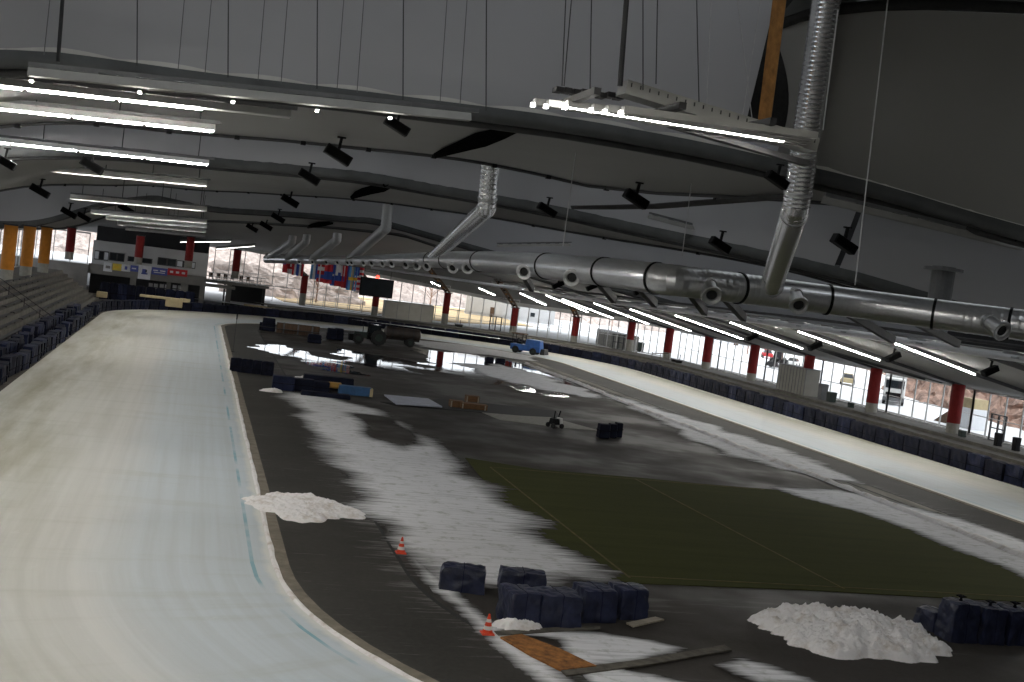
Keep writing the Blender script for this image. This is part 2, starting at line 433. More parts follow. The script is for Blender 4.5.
# snow rim scraped along the inner ice edge
def ridge(name, pts, w, h, label, seed=0):
    rows = []
    for i, p in enumerate(pts):
        p = Vector((*p[:2], 0)); q = Vector((*pts[min(i+1, len(pts)-1)][:2], 0)); o_ = Vector((*pts[max(i-1, 0)][:2], 0))
        t = (q-o_); t.normalize(); n = Vector((-t.y, t.x, 0))
        row = []
        for k in range(7):
            s = k/6*2-1
            ww = w*(1+.5*nz(i*.21, seed+s*.5)); hh = h*(1-s*s)*(1+.9*nz(i*.3, seed, s))
            row.append((p.x+n.x*s*ww, p.y+n.y*s*ww, .045+max(0, hh)))
        rows.append(row)
    mb = MB(); mb.grid(rows); return tag(mb.build(name, mt['snow'], smooth=True), label, 'snow', kind='stuff')
def dense(pts, step):
    out = []
    for a, b in zip(pts[:-1], pts[1:]):
        a, b = Vector((*a[:2], 0)), Vector((*b[:2], 0)); k = max(1, int((b-a).length/step))
        out += [tuple(a.lerp(b, i/k))[:2] for i in range(k)]
    return out+[tuple(pts[-1][:2])]
nearb = [(CX-RI*math.cos(a), Y0-RI*math.sin(a)) for a in np.linspace(PI/2, 0, 40)]
edge_l = [(CX-RI-.0, y) for y in np.linspace(Y0, Y1, 330)]
ridge('snow_rim', dense(nearb, .3)+edge_l[1:], .09, .05, 'white rim of scraped snow along the inner edge of the left ice')
ridge('snow_berm', [(36.4+.5*nz(y*.05, 9), y) for y in np.linspace(38, 128, 260)], .30, .17, 'low snow berm along the infield side of the right gravel strip', 4)
# gravel strip beside the right straight
mb = MB(); mb.box(((37.2+XR_IN)/2, 84, .008), (XR_IN-37.2, 100, .016)); struct(mb.build('gravel_strip', mt['gravel']), 'brown gravel strip between the right ice and the snow berm', 'gravel strip')
mb = MB(); mb.box((37.9, 84, .012), (.14, 100, .03)); struct(mb.build('drain_channel', mt['rubber']), 'black drain line along the right gravel strip', 'drain')

# ------------------------------------------------------------------ turf
TX0, TX1, TY0, TY1 = 13.7, 33.5, 36.4, 58.3
mb = MB(); mb.prism([tuple(G(*p)[:2]) for p in [(465, 458), (540, 470), (640, 478), (700, 484), (800, 492), (880, 518), (960, 544), (1060, 582), (1060, 604), (940, 598), (800, 590), (640, 584), (560, 575)]][::-1], 0, .022)
turf = struct(mb.build('turf_pitch', mt['turf']), 'dark green artificial turf pitch on the infield', 'turf')
for a, b in [((15.0, 37.0), (15.0, 57.0)), ((23.2, 37.2), (22.7, 57.0)), ((15.0, 37.2), (31.5, 37.7)), ((15, 57), (30, 57))]:
    mb = MB(); mb.beam((*a, .025), (*b, .025), .09, .01); o = mb.build('pitch_line', mt['turf_line'], turf); o['label'] = 'thin yellow line'

# ------------------------------------------------------------------ snow fields (thin, streaky)
def poly_sd(X, Y, P):
    P = np.array([p[:2] for p in P]); d = np.full(X.shape, 1e9); ins = np.zeros(X.shape, bool)
    for i in range(len(P)):
        a, b = P[i], P[(i+1) % len(P)]
        e = b-a; L = max(e.dot(e), 1e-9)
        t = np.clip(((X-a[0])*e[0]+(Y-a[1])*e[1])/L, 0, 1)
        d = np.minimum(d, np.hypot(X-a[0]-t*e[0], Y-a[1]-t*e[1]))
        c = (a[1] > Y) != (b[1] > Y)
        xi = a[0]+(Y-a[1])*(b[0]-a[0])/((b[1]-a[1]) if abs(b[1]-a[1]) > 1e-9 else 1e-9)
        ins ^= c & (X < xi)
    return np.where(ins, d, -d)
def snow_field(name, px, label, cell=(.24, .12), feather=1.2, rag=.8, base=0.0, z=.03, mat='snow_thin', holes=(), stretch=(.35, 2.2), thr=.12, kind='stuff', world=None, cat='snow', gain=1.0):
    P = world or [tuple(G(*p)[:2]) for p in px]
    xs = [p[0] for p in P]; ys = [p[1] for p in P]
    gx = np.arange(min(xs)-1.5, max(xs)+1.5, cell[0]); gy = np.arange(min(ys)-1, max(ys)+1, cell[1])
    X, Y = np.meshgrid(gx, gy)
    D = poly_sd(X, Y, P)/feather
    for hp, hf in holes:
        D = np.minimum(D, -poly_sd(X, Y, [tuple(G(*p)[:2]) for p in hp])/hf + .55)
    A = np.zeros(X.shape)
    for i in range(X.shape[0]):
        for j in range(X.shape[1]):
            if D[i, j] > -1.5:
                x, y = X[i, j], Y[i, j]
                A[i, j] = D[i, j] + rag*(.8*nz(x*.28, y*.3, 3)+.30*nz(x*stretch[0]*1.6, y*stretch[1]*2.2, 8)+.28*nz(x*stretch[0]*3, y*stretch[1]*4.5, 5)) + base
            else: A[i, j] = -9
    idx = -np.ones(X.shape, int); mb = MB(); am = []
    keep = A > thr
    for i in range(X.shape[0]-1):
        for j in range(X.shape[1]-1):
            q = [(i, j), (i, j+1), (i+1, j+1), (i+1, j)]
            if sum(keep[a] for a in q) >= 3:
                f = []
                for a in q:
                    if idx[a] < 0:
                        idx[a] = len(mb.v); am.append(float(np.clip(A[a]*gain, 0, 1)))
                        mb.v.append((X[a], Y[a], z+.004*float(np.clip(A[a], 0, 1))))
                    f.append(int(idx[a]))
                mb.f.append(tuple(f)); mb.m.append(0)
    return tag(mb.build(name, mt[mat], attrs={'amt': am}), label, cat, kind=kind)
snow_field('thin_snow', [(282, 391), (335, 397), (390, 412), (432, 438), (470, 470), (520, 505), (560, 540), (600, 568), (625, 584), (560, 584), (500, 588), (440, 582), (408, 570), (388, 548), (363, 515), (333, 472), (299, 425), (276, 392)],
           'wide streaky sheet of thin snow between drain channel and turf', holes=[([(345, 412), (395, 418), (435, 447), (405, 452), (360, 438)], 1.4)], base=.15, feather=1.7)
snow_field('thin_snow', [(404, 552), (430, 585), (470, 622), (520, 672), (540, 690), (600, 700), (545, 660), (500, 630), (470, 605), (440, 582), (425, 566)],
           'ragged band of thin snow along the drain beside the two cones', feather=.5, rag=.6, base=.4, z=.03, cell=(.12, .06), gain=.8)
snow_field('thin_snow', [(497, 612), (512, 625), (545, 630), (600, 632), (650, 640), (690, 650), (640, 662), (590, 664), (640, 676), (720, 690), (680, 700), (590, 690), (560, 640), (505, 632)],
           'thin snow around the rust brown board and the planks', feather=.45, rag=.7, cell=(.12, .06), base=.3)
snow_field('thin_snow', [(735, 655), (780, 665), (850, 690), (760, 690), (700, 665)], 'faint thin snow in front of the big snow heap', feather=.5, rag=.5, base=-.2, cell=(.12, .06), gain=.8)
snow_field('thin_snow', [(776, 488), (840, 492), (900, 505), (960, 520), (1040, 548), (1060, 590), (990, 562), (920, 534), (860, 512), (800, 496)],
           'broad sheet of snow between the turf and right gravel strip', feather=1.0, rag=.6, base=.6)
snow_field('thin_snow', [(640, 402), (700, 420), (760, 440), (830, 465), (880, 488), (830, 480), (780, 470), (720, 455), (690, 440), (650, 420), (600, 396), (590, 385)],
           'patchy thin snow beside the middle of the right snow berm', feather=1.2, rag=1.3, base=-.15)
snow_field('thin_snow', [(500, 362), (560, 378), (620, 398), (600, 402), (540, 392), (480, 378), (440, 362)], 'patchy thin snow between far meltwater and right berm', feather=1.2, rag=2.0, base=-1.0, cell=(.25, .25))
snow_field('thin_snow', [(400, 338), (470, 345), (540, 356), (540, 362), (470, 354), (410, 346)], 'thin snow in front of the far right ice', feather=1.2, rag=1.6, base=-.1, cell=(.35, .35))
# meltwater puddles
for px, lb in [([(262, 342), (300, 350), (345, 362), (375, 380), (330, 372), (290, 360), (255, 350)], 'meltwater puddle left of the track ploughed through the slush'),
               ([(330, 346), (380, 356), (420, 362), (420, 374), (370, 368), (335, 358)], 'meltwater puddle in front of tractor'),
               ([(412, 348), (470, 354), (540, 368), (600, 392), (560, 400), (480, 384), (425, 368)], 'large meltwater puddle mirroring the right facade')]:
    snow_field('puddle', px, lb, cell=(.3, .3), feather=1.6, rag=1.9, z=.026, mat='puddle', base=-.15, cat='puddle', stretch=(.16, .2))
# ------------------------------------------------------------------ snow heaps
def heap(name, px_c, rx, ry, H, label, seed, rz=0.0, lump=.35, n=110, power=.55, poly=None):
    c = G(*px_c); rows = []
    for i in range(n+1):
        row = []
        for j in range(n+1):
            a, b = j/n*2-1, i/n*2-1
            rr = math.hypot(a, b); th = math.atan2(b, a)
            lim = .80+.28*nz(math.cos(th)*1.4+seed, math.sin(th)*1.4)+.16*nz(math.cos(th)*5+seed, math.sin(th)*5)
            k = 1-(rr/lim)**2
            x, y = a*rx, b*ry
            if k <= 0: z = -.03
            else:
                z = H*k**power
                z *= 1+lump*nz(x*.9+seed, y*.9)+lump*1.1*nz(x*2.3, y*2.3+seed)
                z += H*lump*.7*abs(nz(x*4, y*4, seed))*min(1, k*4)+H*.22*nz(x*8, y*8, seed)*min(1, k*5)+H*.16*nz(x*17, y*17, seed)*min(1, k*5)
            row.append((x, y, z))
        rows.append(row)
    mb = MB(); mb.grid(rows); o = mb.build(name, mt['snow'], smooth=True); o.location = (c.x, c.y, 0.02); o.rotation_euler.z = rz
    return tag(o, label, 'snow heap')
h1 = heap('snow_heap', (851, 637), 3.9, 2.75, .56, 'large lumpy dirty snow heap in front of turf beside stacked blue bales', 3.1, -.1)
h2 = heap('snow_heap', (303, 508), 2.5, 2.7, .22, 'flat white snow heap lying across the asphalt lane by the ice', 8.4, 0, .18)
for p, r_, lb in [((272, 392), .55, 'small lump of snow at the end of the blue mat row'), ((310, 380), .9, 'small patch of snow beside the long blue mats')]:
    heap('snow_heap', p, r_*1.6, r_, .22, lb, p[0], 0, .3, n=24)
heap('snow_heap', (515, 628), .8, .5, .22, 'small drift of snow against the front wrapped bale', 2.2, 0, .3, n=30)
# ------------------------------------------------------------------ roof
PROF = [(-30, 7.0), (-24, 7.5), (-16, 8.5), (-10, 11.8), (-5, 13.2), (3, 13.8), (10, 14.0), (15, 13.9), (20, 13.5), (24, 12.7), (45, 8.6), (62, 5.25), (66, 4.5)]
EPROF = [(-20, 16), (118, 16), (140, 13.2), (188, 8.3), (200, 7)]
def interp(P, x):
    if x <= P[0][0]: return P[0][1]
    for a, b in zip(P[:-1], P[1:]):
        if x <= b[0]: return lerp(a[1], b[1], (x-a[0])/(b[0]-a[0]))
    return P[-1][1]
def zr(X, Y):
    a = (interp(PROF, X-1.2)+interp(PROF, X)+interp(PROF, X+1.2))/3
    return min(a, interp(EPROF, Y))
def onroof(px, py, off=0.0):
    d = ray(px, py); t = 2.0; prev = None
    while t < 400:
        p = (d[0]*t, d[1]*t, EYE+d[2]*t)
        if p[2] > zr(p[0], p[1])+off:
            lo, hi = t-.5, t
            for _ in range(25):
                m = (lo+hi)/2
                if EYE+d[2]*m > zr(d[0]*m, d[1]*m)+off: hi = m
                else: lo = m
            return Vector((d[0]*hi, d[1]*hi, EYE+d[2]*hi))
        t += .5
    return Vector((d[0]*180, d[1]*180, EYE+d[2]*180))
XS = [float(x) for x in np.linspace(-28, 63, 92)]
def yfun(path, left=None, right=None):
    pts = sorted([(p.x, p.y) for p in (onroof(*q) for q in path)])
    if left is not None: pts.insert(0, (-28, left))
    if right is not None: pts.append((63, right))
    def g(x):
        tot = 0
        for dx in (-2, -1, 0, 1, 2): tot += interp(pts, x+dx)
        return tot/5
    return g
bA = yfun([(0, 64), (125, 76), (250, 93), (380, 107), (520, 124), (650, 145), (780, 173), (900, 204), (1024, 240)], right=5)
bB = yfun([(0, 153), (100, 157), (250, 170), (350, 178), (440, 194), (560, 216), (700, 246), (800, 266), (900, 294), (1024, 332)], right=34)
bC = yfun([(100, 207), (210, 211), (300, 216), (360, 222)], left=112, right=90)
bD = yfun([(120, 219), (230, 221), (333, 227)], left=150, right=135)
fA = yfun([(0, 126), (210, 136), (256, 138), (340, 147), (430, 155), (500, 166), (620, 196), (700, 206), (745, 203), (800, 195), (860, 191), (915, 202), (1024, 244)], right=5.3)
fB = yfun([(0, 186), (100, 187), (200, 191), (300, 196), (360, 200), (440, 211), (560, 231), (680, 250), (760, 262)], right=36)
BANDS = [('A', bA), ('B', bB), ('C', bC), ('D', bD)]
def panel(name, ya, yb, label, thick=.12, n=16, x0=-28, x1=63, dz=.12, mat='membrane'):
    rows = []
    for x in XS:
        if x < x0 or x > x1: continue
        a, b = ya(x), yb(x)
        b = max(b, a+.05)
        rows.append([(x, lerp(a, b, t), zr(x, lerp(a, b, t))+dz) for t in np.linspace(0, 1, n)])
    mb = MB(); mb.grid(rows); o = mb.build(name, mt[mat], smooth=True, solid=thick)
    return struct(o, label, 'ceiling')
def fA2(x): return max(fA(x)*1.0, bA(x)) if x < 30 else lerp(fA(30), bA(x)+.5, min(1, (x-30)/4))
def clampf(f, g): return lambda x: min(f(x), g(x)-.3)
panel('ceiling', bA, clampf(fA, bB), 'dark flat ceiling membrane behind the front roof band')
panel('ceiling', bB, clampf(fB, bC), 'grey ceiling membrane behind the second roof band')
panel('ceiling', bC, bD, 'grey ceiling membrane between third and fourth roof bands')
panel('ceiling', bD, lambda x: 189.5, 'pale grey ceiling at the far end above the glazing', n=24)
# right eaves: low ceiling between the catwalk pipes and the right columns
def clampx(f): return f
mb = MB(); rows = []
for x in np.linspace(44, 63.5, 8): rows.append([(x, y, zr(x, y)+.05) for y in np.linspace(30, 170, 60)])
mb.grid(rows); struct(mb.build('ceiling', mt['membrane'], smooth=True, solid=.1), 'sloping grey eaves ceiling above the right ice', 'ceiling')
# bands: deep belts of grey membrane over a steel tube
def belt(f, dep, label, x0=-28, x1=63):
    rows = []
    for x in XS:
        if x < x0 or x > x1: continue
        y = f(x); z = zr(x, y)
        rows.append([(x, y-.15, z+dep*.75), (x, y-.32, z+dep*.35), (x, y-.28, z), (x, y, z-dep*.12), (x, y+.5, z-.05), (x, y+.6, z+.1)])
    mb = MB(); mb.grid(rows); root = mb.build('roof_band', mt['band'], smooth=True)
    p = [(x, f(x)+.3, zr(x, f(x))-.12) for x in XS[::2] if x0 <= x <= x1]
    mb = MB(); mb.tube(p, .11, 8); mb.build('steel_tube', mt['dark_steel'], root, smooth=True)
    # light scalloped hem along the top edge
    rows = []
    for i, x in enumerate(np.linspace(x0, min(x1, 26), 260)):
        y = f(x); z = zr(x, y); s = abs(math.sin(x*1.25))
        rows.append([(x, y-.17, z+dep*.72), (x, y-.19, z+dep*.76+.10*s)])
    mb = MB(); mb.grid(rows); mb.build('hem', mt['white_paint'], root)
    return tag(root, label, 'roof band', kind='structure')
for (nme, f), dep, lb in zip(BANDS, (.5, .7, .7, .7), ('nearest curved grey roof band across the hall', 'second curved grey roof band across the hall', 'third curved grey roof band across the hall', 'fourth roof band, farthest down the hall')):
    belt(f, dep, lb)
# thin dark edge cables at the front edge of each opening
for f, g, x1, lb in ((fA, bB, 30, 'thin dark edge cable of the ceiling membrane before the second roof band'), (fB, bC, 34, 'thin dark edge cable of the ceiling membrane before the third roof band')):
    p = [(x, f(x)+.05, zr(x, f(x))+.02) for x in XS if -28 <= x <= x1]
    mb = MB(); mb.tube(p, .09, 6)
    o = mb.build('edge_cable', mt['cable'], smooth=True); struct(o, lb, 'cable')
    for x in np.arange(-12, x1-2, 2.6):
        mb = MB(); mb.box((x, f(x), zr(x, f(x))-.02), (.2, .2, .16)); mb.build('clamp', mt['black'], o)
# upright funnel walls of membrane standing on each band
def funnel(name, f, h, lean, x0, x1, label, bulge=0.8, top=None):
    rows = []
    for x in np.linspace(x0, x1, int((x1-x0)*1.2)+2):
        y = f(x); z = zr(x, y)+.4; hh = top(x)-z if top else h
        rows.append([(x, y-.15-lean*t-bulge*math.sin(PI*t)*.5, z+hh*t) for t in np.linspace(0, 1, 14)])
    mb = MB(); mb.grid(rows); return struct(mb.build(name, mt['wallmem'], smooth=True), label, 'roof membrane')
def topA(x): return 25.0
XL = atY(767, 125, 32.5).x
funnel('wall_membrane', bA, 11, 2.2, -28, XL, 'tall smooth grey membrane wall rising above the nearest roof band', bulge=.5)
# right funnel: curls back at its left end beside the dark gap
rows = []; TOP = [(785, 27), (800, 21), (830, 16), (870, 12), (920, 11), (1024, 15), (1130, 25)]; BOT0, BOT1 = 783, 1130
for s_ in np.linspace(0, 1, 44):
    px = lerp(783, 1130, s_); x = None
    d = ray(px, 170); k = 1.0
    Y = 31.0
    for _ in range(12): x = d[0]/d[1]*Y; Y = bA(x)
    z0 = zr(x, Y)+.35; tp = atY(lerp(785, 1130, s_), interp(TOP, px), Y-1.4)
    w_ = math.exp(-(px-783)/14)
    row = []
    for t in np.linspace(0, 1, 16):
        row.append((lerp(x, tp.x, t)+.30*w_*math.sin(PI*t), Y-.15-1.4*t-.45*math.sin(PI*t)+w_*.9, lerp(z0, tp.z, t)))
    rows.append(row)
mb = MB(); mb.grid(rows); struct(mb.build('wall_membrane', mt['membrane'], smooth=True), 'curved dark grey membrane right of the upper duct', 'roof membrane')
ringp = [Vector(r_[-1]) for r_ in rows]
mb = MB(); mb.grid([[p+Vector((0, -.1, -.02)) for p in ringp], [p+Vector((0, -.3, .10)) for p in ringp], [p+Vector((0, -.28, .30)) for p in ringp], [p+Vector((0, .2, .36)) for p in ringp]])
struct(mb.build('trim_1', mt['rubber'], smooth=True), 'black rim along the top of the right roof membrane', 'rim')
mb = MB(); mb.grid([[p+Vector((0, -.30, .32)) for p in ringp], [p+Vector((0, -.5, .50)) for p in ringp], [p+Vector((0, -1.2, .8)) for p in ringp], [p+Vector((0, -6, 2.2)) for p in ringp]])
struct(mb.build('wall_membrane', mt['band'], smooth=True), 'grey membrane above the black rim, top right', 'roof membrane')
mb = MB(); mb.box((17.4, 35.0, 20.4), (3.6, .2, 10.4)); struct(mb.build('dark_backing', mt['rubber']), 'black sheet added as the darkness of the roof gap beside the timber strut', 'added dark sheet')  # black sheet added so the open roof gap reads dark
for f, x1, lb in ((bB, 30, 'membrane wall rising above the second roof band'), (bC, 62, 'membrane wall rising above the third roof band')):
    funnel('wall_membrane', f, 7, 2.5, -28, x1, lb)
def bBr(x): return bB(x)
funnel('wall_membrane', bB, 6, 2.0, 30.2, 62, 'seamed membrane wall above the right end of the second roof band')
# dark crescent belts on the ceiling underside
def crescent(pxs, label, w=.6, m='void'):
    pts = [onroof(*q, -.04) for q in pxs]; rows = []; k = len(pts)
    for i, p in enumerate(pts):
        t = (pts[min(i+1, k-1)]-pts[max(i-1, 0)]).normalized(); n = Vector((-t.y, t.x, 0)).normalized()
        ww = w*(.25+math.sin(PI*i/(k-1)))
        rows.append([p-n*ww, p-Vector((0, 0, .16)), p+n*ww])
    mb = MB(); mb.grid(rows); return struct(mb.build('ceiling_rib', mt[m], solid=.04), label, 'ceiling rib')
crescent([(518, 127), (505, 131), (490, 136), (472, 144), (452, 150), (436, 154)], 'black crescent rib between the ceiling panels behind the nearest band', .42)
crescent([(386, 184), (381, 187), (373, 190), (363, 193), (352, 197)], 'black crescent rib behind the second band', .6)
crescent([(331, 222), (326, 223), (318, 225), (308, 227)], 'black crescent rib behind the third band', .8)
crescent([(572, 206), (610, 206), (660, 205), (720, 200), (790, 194)], 'dark curved rib across the ceiling above the long duct', .28, 'dark_steel')
# roof deck closing everything off above
mb = MB()
SKY = [(22.5, 26.5), (53, 57), (88, 92), (115, 118)]
yy = -22.0
for s0, s1 in SKY+[(204, 204)]:
    mb.box((17.5, (yy+s0)/2, 26.1), (97, s0-yy, .4))
    if s1 > s0:
        for cx_, wx in ((-27.5, 7), (63.5, 5)): mb.box((cx_, (s0+s1)/2, 26.1), (wx, s1-s0, .4))
    yy = s1
for c, d in (((-30, 91, 17.6), (.4, 226, 17.2)), ((66, 91, 16.4), (.4, 226, 19.6)), ((17.5, 203, 18), (97, .4, 16)), ((17.5, -21, 13), (97, .4, 26))): mb.box(c, d)
struct(mb.build('roof_deck', mt['deck']), 'dark roof deck above the membranes', 'roof')
for i, (s0, s1) in enumerate(SKY):
    root = empty('window_%d' % (80+i), (0, 0, 0), 'long roof skylight %s from the near end, above the membranes' % ('first', 'second', 'third', 'fourth')[i], 'skylight'); root['kind'] = 'structure'
    mb = MB(); mb.add([(-24, s0, 26.2), (61, s0, 26.2), (61, s1, 26.2), (-24, s1, 26.2)], [(0, 1, 2, 3)]); mb.build('pane', mt['glass'], root)
    mb = MB()
    for x in np.arange(-24, 61.1, 5): mb.box((x, (s0+s1)/2, 26.2), (.2, s1-s0, .3))
    mb.build('window_frame', mt['steel'], root)
# timber strut in the gap of the near funnels
a, b = atY(764, 124, 31.6), atY(778, 12, 30.4); mb = MB(); mb.beam(a, b+(b-a)*.6, .36, .36); tag(mb.build('timber_strut', mt['strut_wood']), 'orange brown timber strut in the dark roof gap beside the upper duct', 'strut')

# ------------------------------------------------------------------ right terrace and columns
STEPX = [(54.6, .45), (56.3, .70), (58.0, .95), (59.6, 1.2)]
def arc_pts(R, n=30, a0=PI, a1=0.0, cx=CX, cy=Y1, sx=1.0):
    return [(cx+R*sx*math.cos(a), cy+R*math.sin(a)) for a in np.linspace(a0, a1, n)]
# stepped concrete terrace along right straight and round the far end
prof = [(33.1, 0), (33.1, .45), (34.6, .45), (34.6, .70), (36.2, .70), (36.2, .95), (37.9, .95), (37.9, 1.2), (43.5, 1.2)]
def place(d, i, path): return None
path = [(0, y) for y in np.linspace(40, Y1, 20)] + [(a, None) for a in np.linspace(0, PI*.60, 30)[1:]]
rows = []
for q in path:
    row = []
    for (rr, z) in prof:
        if q[1] is not None: row.append((CX+rr, q[1], z))
        else: row.append((CX+rr*math.cos(q[0]), Y1+rr*math.sin(q[0]), z))
    rows.append(row)
mb = MB(); mb.grid(rows); struct(mb.build('terrace', mt['concrete']), 'stepped grey concrete terrace along the right side of the ice', 'terrace')
COLR = [(62, y) for y in (48.5, 61, 73.6, 86.2, 98.7, 111.3, 123.9, 136.6, 149.3)]
ARCC = [(633, 322, 629, 349.5, 158), (578, 318, 573, 346, 166), (515, 308, 512, 336, 173), (447, 293, 444, 325, 179), (376, 291, 374, 315, 183), (306, 276, 302, 303, 185)]
def column(x, y, z0, z1, zc, col, label, group, rad=.52, loc_name='column'):
    root = empty(loc_name, (x, y, z0), label, 'column', group)
    mb = MB(); mb.tube([(0, 0, -.3), (0, 0, .02), (0, 0, zc-z0)], rad, 20); mb.build('concrete_base', mt['concrete_light'], root, smooth=False)
    mb = MB(); mb.tube([(0, 0, zc-z0), (0, 0, (zc+z1)/2-z0), (0, 0, z1-z0)], rad*1.04, 20); mb.build('coloured_wrap', mt[col], root)
    mb = MB(); mb.box((0, 0, z1-z0+.06), (rad*2.3, rad*2.3, .14)); mb.build('head_plate', mt['dark_steel'], root)
    return root
for i, (x, y) in enumerate(COLR[1:]):
    column(x-.4, y, 1.2, 5.3, 2.05, 'red', 'red wrapped concrete column by the right glazing, %s to the camera' % ORD[i], 'red columns along the right glazing')
    # sloping rafter from column head up under the eaves
    mb = MB(); mb.beam((x-.4, y, 5.35), (44.5, y, zr(44.5, y)-.12), .24, .42)
    tag(mb.build('eaves_rafter', mt['dark_steel']), 'dark eaves rafter running up from the %s red right column' % ORD[i], 'rafter', 'eaves rafters above the right columns')
fo = ['first', 'second', 'third', 'fourth', 'fifth', 'sixth']
ARCXY = []
for i, (tx, ty, bx, by, Y) in enumerate(ARCC):
    b = atY(bx, by, Y); t = atY(tx, ty, Y); ARCXY.append((b.x, Y))
    zt = zr(b.x, Y)-.25
    column(b.x, Y, b.z, max(t.z, 4.8), lerp(b.z, t.z, .36), 'red', 'red and grey column on the far curve of the glazing, %s beyond the straight row' % fo[i], 'red columns along the far curve', .5)
    # brown inclined strut to the roof
    tp = atY(tx-14-i*1.5, ty-34+i*3, Y-7); mb = MB()
    d = Vector((-.0, 0, 0)); p0 = Vector((b.x, Y, max(t.z, 4.8)+.1))
    sx = Vector((.28, 0, 0))
    mb.beam(p0+sx, tp+sx, .16, .3); mb.beam(p0-sx, tp-sx, .16, .3)
    root = mb.build('inclined_strut', mt['strut_brown'])
    tag(root, 'brown twin strut leaning from the head of the %s far curve column' % fo[i], 'strut', 'inclined struts on the far curve')
    for k in range(7):
        p = p0.lerp(tp, (k+.5)/7); mb = MB(); mb.box(p, (.62, .14, .22)); mb.build('spacer', mt['strut_wood' if k % 2 else 'black'], root)
# ------------------------------------------------------------------ right glazing
def glazing(k, a, b, z0, z1, n, label, door=None, rails=(.45,)):
    a, b = Vector((*a, 0)), Vector((*b, 0)); d = b-a; L = d.length; t = d.normalized()
    root = empty('window_%d' % k, (0, 0, 0), label, 'window'); root['kind'] = 'structure'
    mb = MB()
    up = Vector((0, 0, 1))
    for i in range(n+1):
        p = a+d*i/n; w = .09 if i % n else .14
        mb.beam(p+up*z0, p+up*z1, w, .12, up=tuple(t))
    for zz, h in ((z0+.05, .12), (z1-.05, .22))+tuple((lerp(z0, z1, q), .06) for q in rails):
        mb.beam(a+up*zz, b+up*zz, .1, h)
    mb.build('window_frame', mt['frame'], root)
    mb = MB(); n_ = Vector((-t.y, t.x, 0))*.03
    mb.add([a+up*z0+n_, b+up*z0+n_, b+up*z1+n_, a+up*z1+n_], [(0, 1, 2, 3)])
    mb.build('pane', mt['glass'], root)
    if door is not None:
        p = a+d*door; mb = MB()
        for s in (-.9, 0, .9): mb.beam(p+t*s+up*z0, p+t*s+up*(z0+2.15), .09, .16, up=tuple(t))
        for zz in (z0+.06, z0+1.05, z0+2.15): mb.beam(p-t*.95+up*zz, p+t*.95+up*zz, .14, .09)
        mb.build('door_frame', mt['frame_dark'], root)
    return root
GX = 63.2
ys = [36]+[c[1] for c in COLR[1:]]
for i in range(len(ys)-1):
    glazing(i+1, (GX, ys[i]), (GX, ys[i+1]), 1.2, 5.05, 6, 'bay %d of the right glazing counted from the camera, thin grey mullions' % (i+1), door={0: .85, 1: .22, 2: .72, 4: .2}.get(i))
GARC = [(GX, COLR[-1][1])]+[(x+1.2*(x-CX)/30, y+1.6) for x, y in ARCXY]
for i in range(len(GARC)-1):
    glazing(20+i, GARC[i], GARC[i+1], 1.0 if i else 1.2, 5.3+(.0 if i < 3 else .8*(i-2)), 6, 'bay %d of the glazing round the far curve' % (i+1), door=.3 if i in (1, 3) else None)
glazing(30, GARC[-1], (2.5, 187.5), 3.4, 8.6, 6, 'tall glazing above the far balcony', rails=(.3,))
# eaves fascia just above glazing
mb = MB(); mb.box((63.6, 100, 5.35), (.5, 140, .6)); struct(mb.build('trim_2', mt['white_paint']), 'pale fascia above the right glazing', 'trim')
pts = [(GX, 149.3, 5.3)]+[(x, y, 5.5+.8*max(0, i-2)) for i, (x, y) in enumerate(GARC[1:])]+[(2.5, 187.5, 8.9)]
for i in range(len(pts)-1):
    mb = MB(); mb.grid([[Vector(pts[i]), Vector(pts[i+1])], [Vector(pts[i])+Vector((0, 0, 6)), Vector(pts[i+1])+Vector((0, 0, 6))]]); struct(mb.build('wall_far', mt['membrane'], solid=.1), 'pale wall strip above bay %d of the far glazing' % (i+1), 'wall')
    mb = MB(); mb.beam(Vector(pts[i])+Vector((-.1, -.25, -.05)), Vector(pts[i+1])+Vector((-.1, -.25, -.05)), .1, .5); struct(mb.build('trim_3', mt['white_paint']), 'cream fascia on top of bay %d of the far glazing' % (i+1), 'trim')

# ------------------------------------------------------------------ left stand
steps = [(-10.35, 0), (-10.35, .35)]
k = 8
for i in range(k):
    x = -10.9-i*.62; z = .35+i*.4
    steps += [(x, z), (x, z+.4)]
steps += [(-16.9, 3.55), (-30, 3.55)]
rows = [[(x, y, z) for x, z in steps] for y in np.linspace(8, 152, 30)]
mb = MB(); mb.grid(rows); struct(mb.build('left_stand', mt['concrete']), 'stepped grey concrete spectator stand left of the ice', 'stand')
mb = MB(); mb.grid([[(x, 152, z) for x, z in steps], [(x, 152, -.02) for x, z in steps]]); struct(mb.build('wall_stand_end', mt['facade_grey']), 'end wall of the left stand', 'wall')
for i in range(k):      # dark seat boards on every step edge
    x = -10.9-i*.62-.22; z = .35+i*.4+.4
    mb = MB()
    for j in range(3): mb.box((x, 45+j*34, z+.16), (.30, 32.5, .05))
    for y in np.arange(30, 130, 4.0): mb.box((x, y, z+.07), (.1, .1, .16))
    tag(mb.build('bench', mt['dark_steel']), 'long dark bench board on the %s step of the left stand' % ['lowest', 'second', 'third', 'fourth', 'fifth', 'sixth', 'seventh', 'top'][i], 'bench', 'bench boards on the left stand')
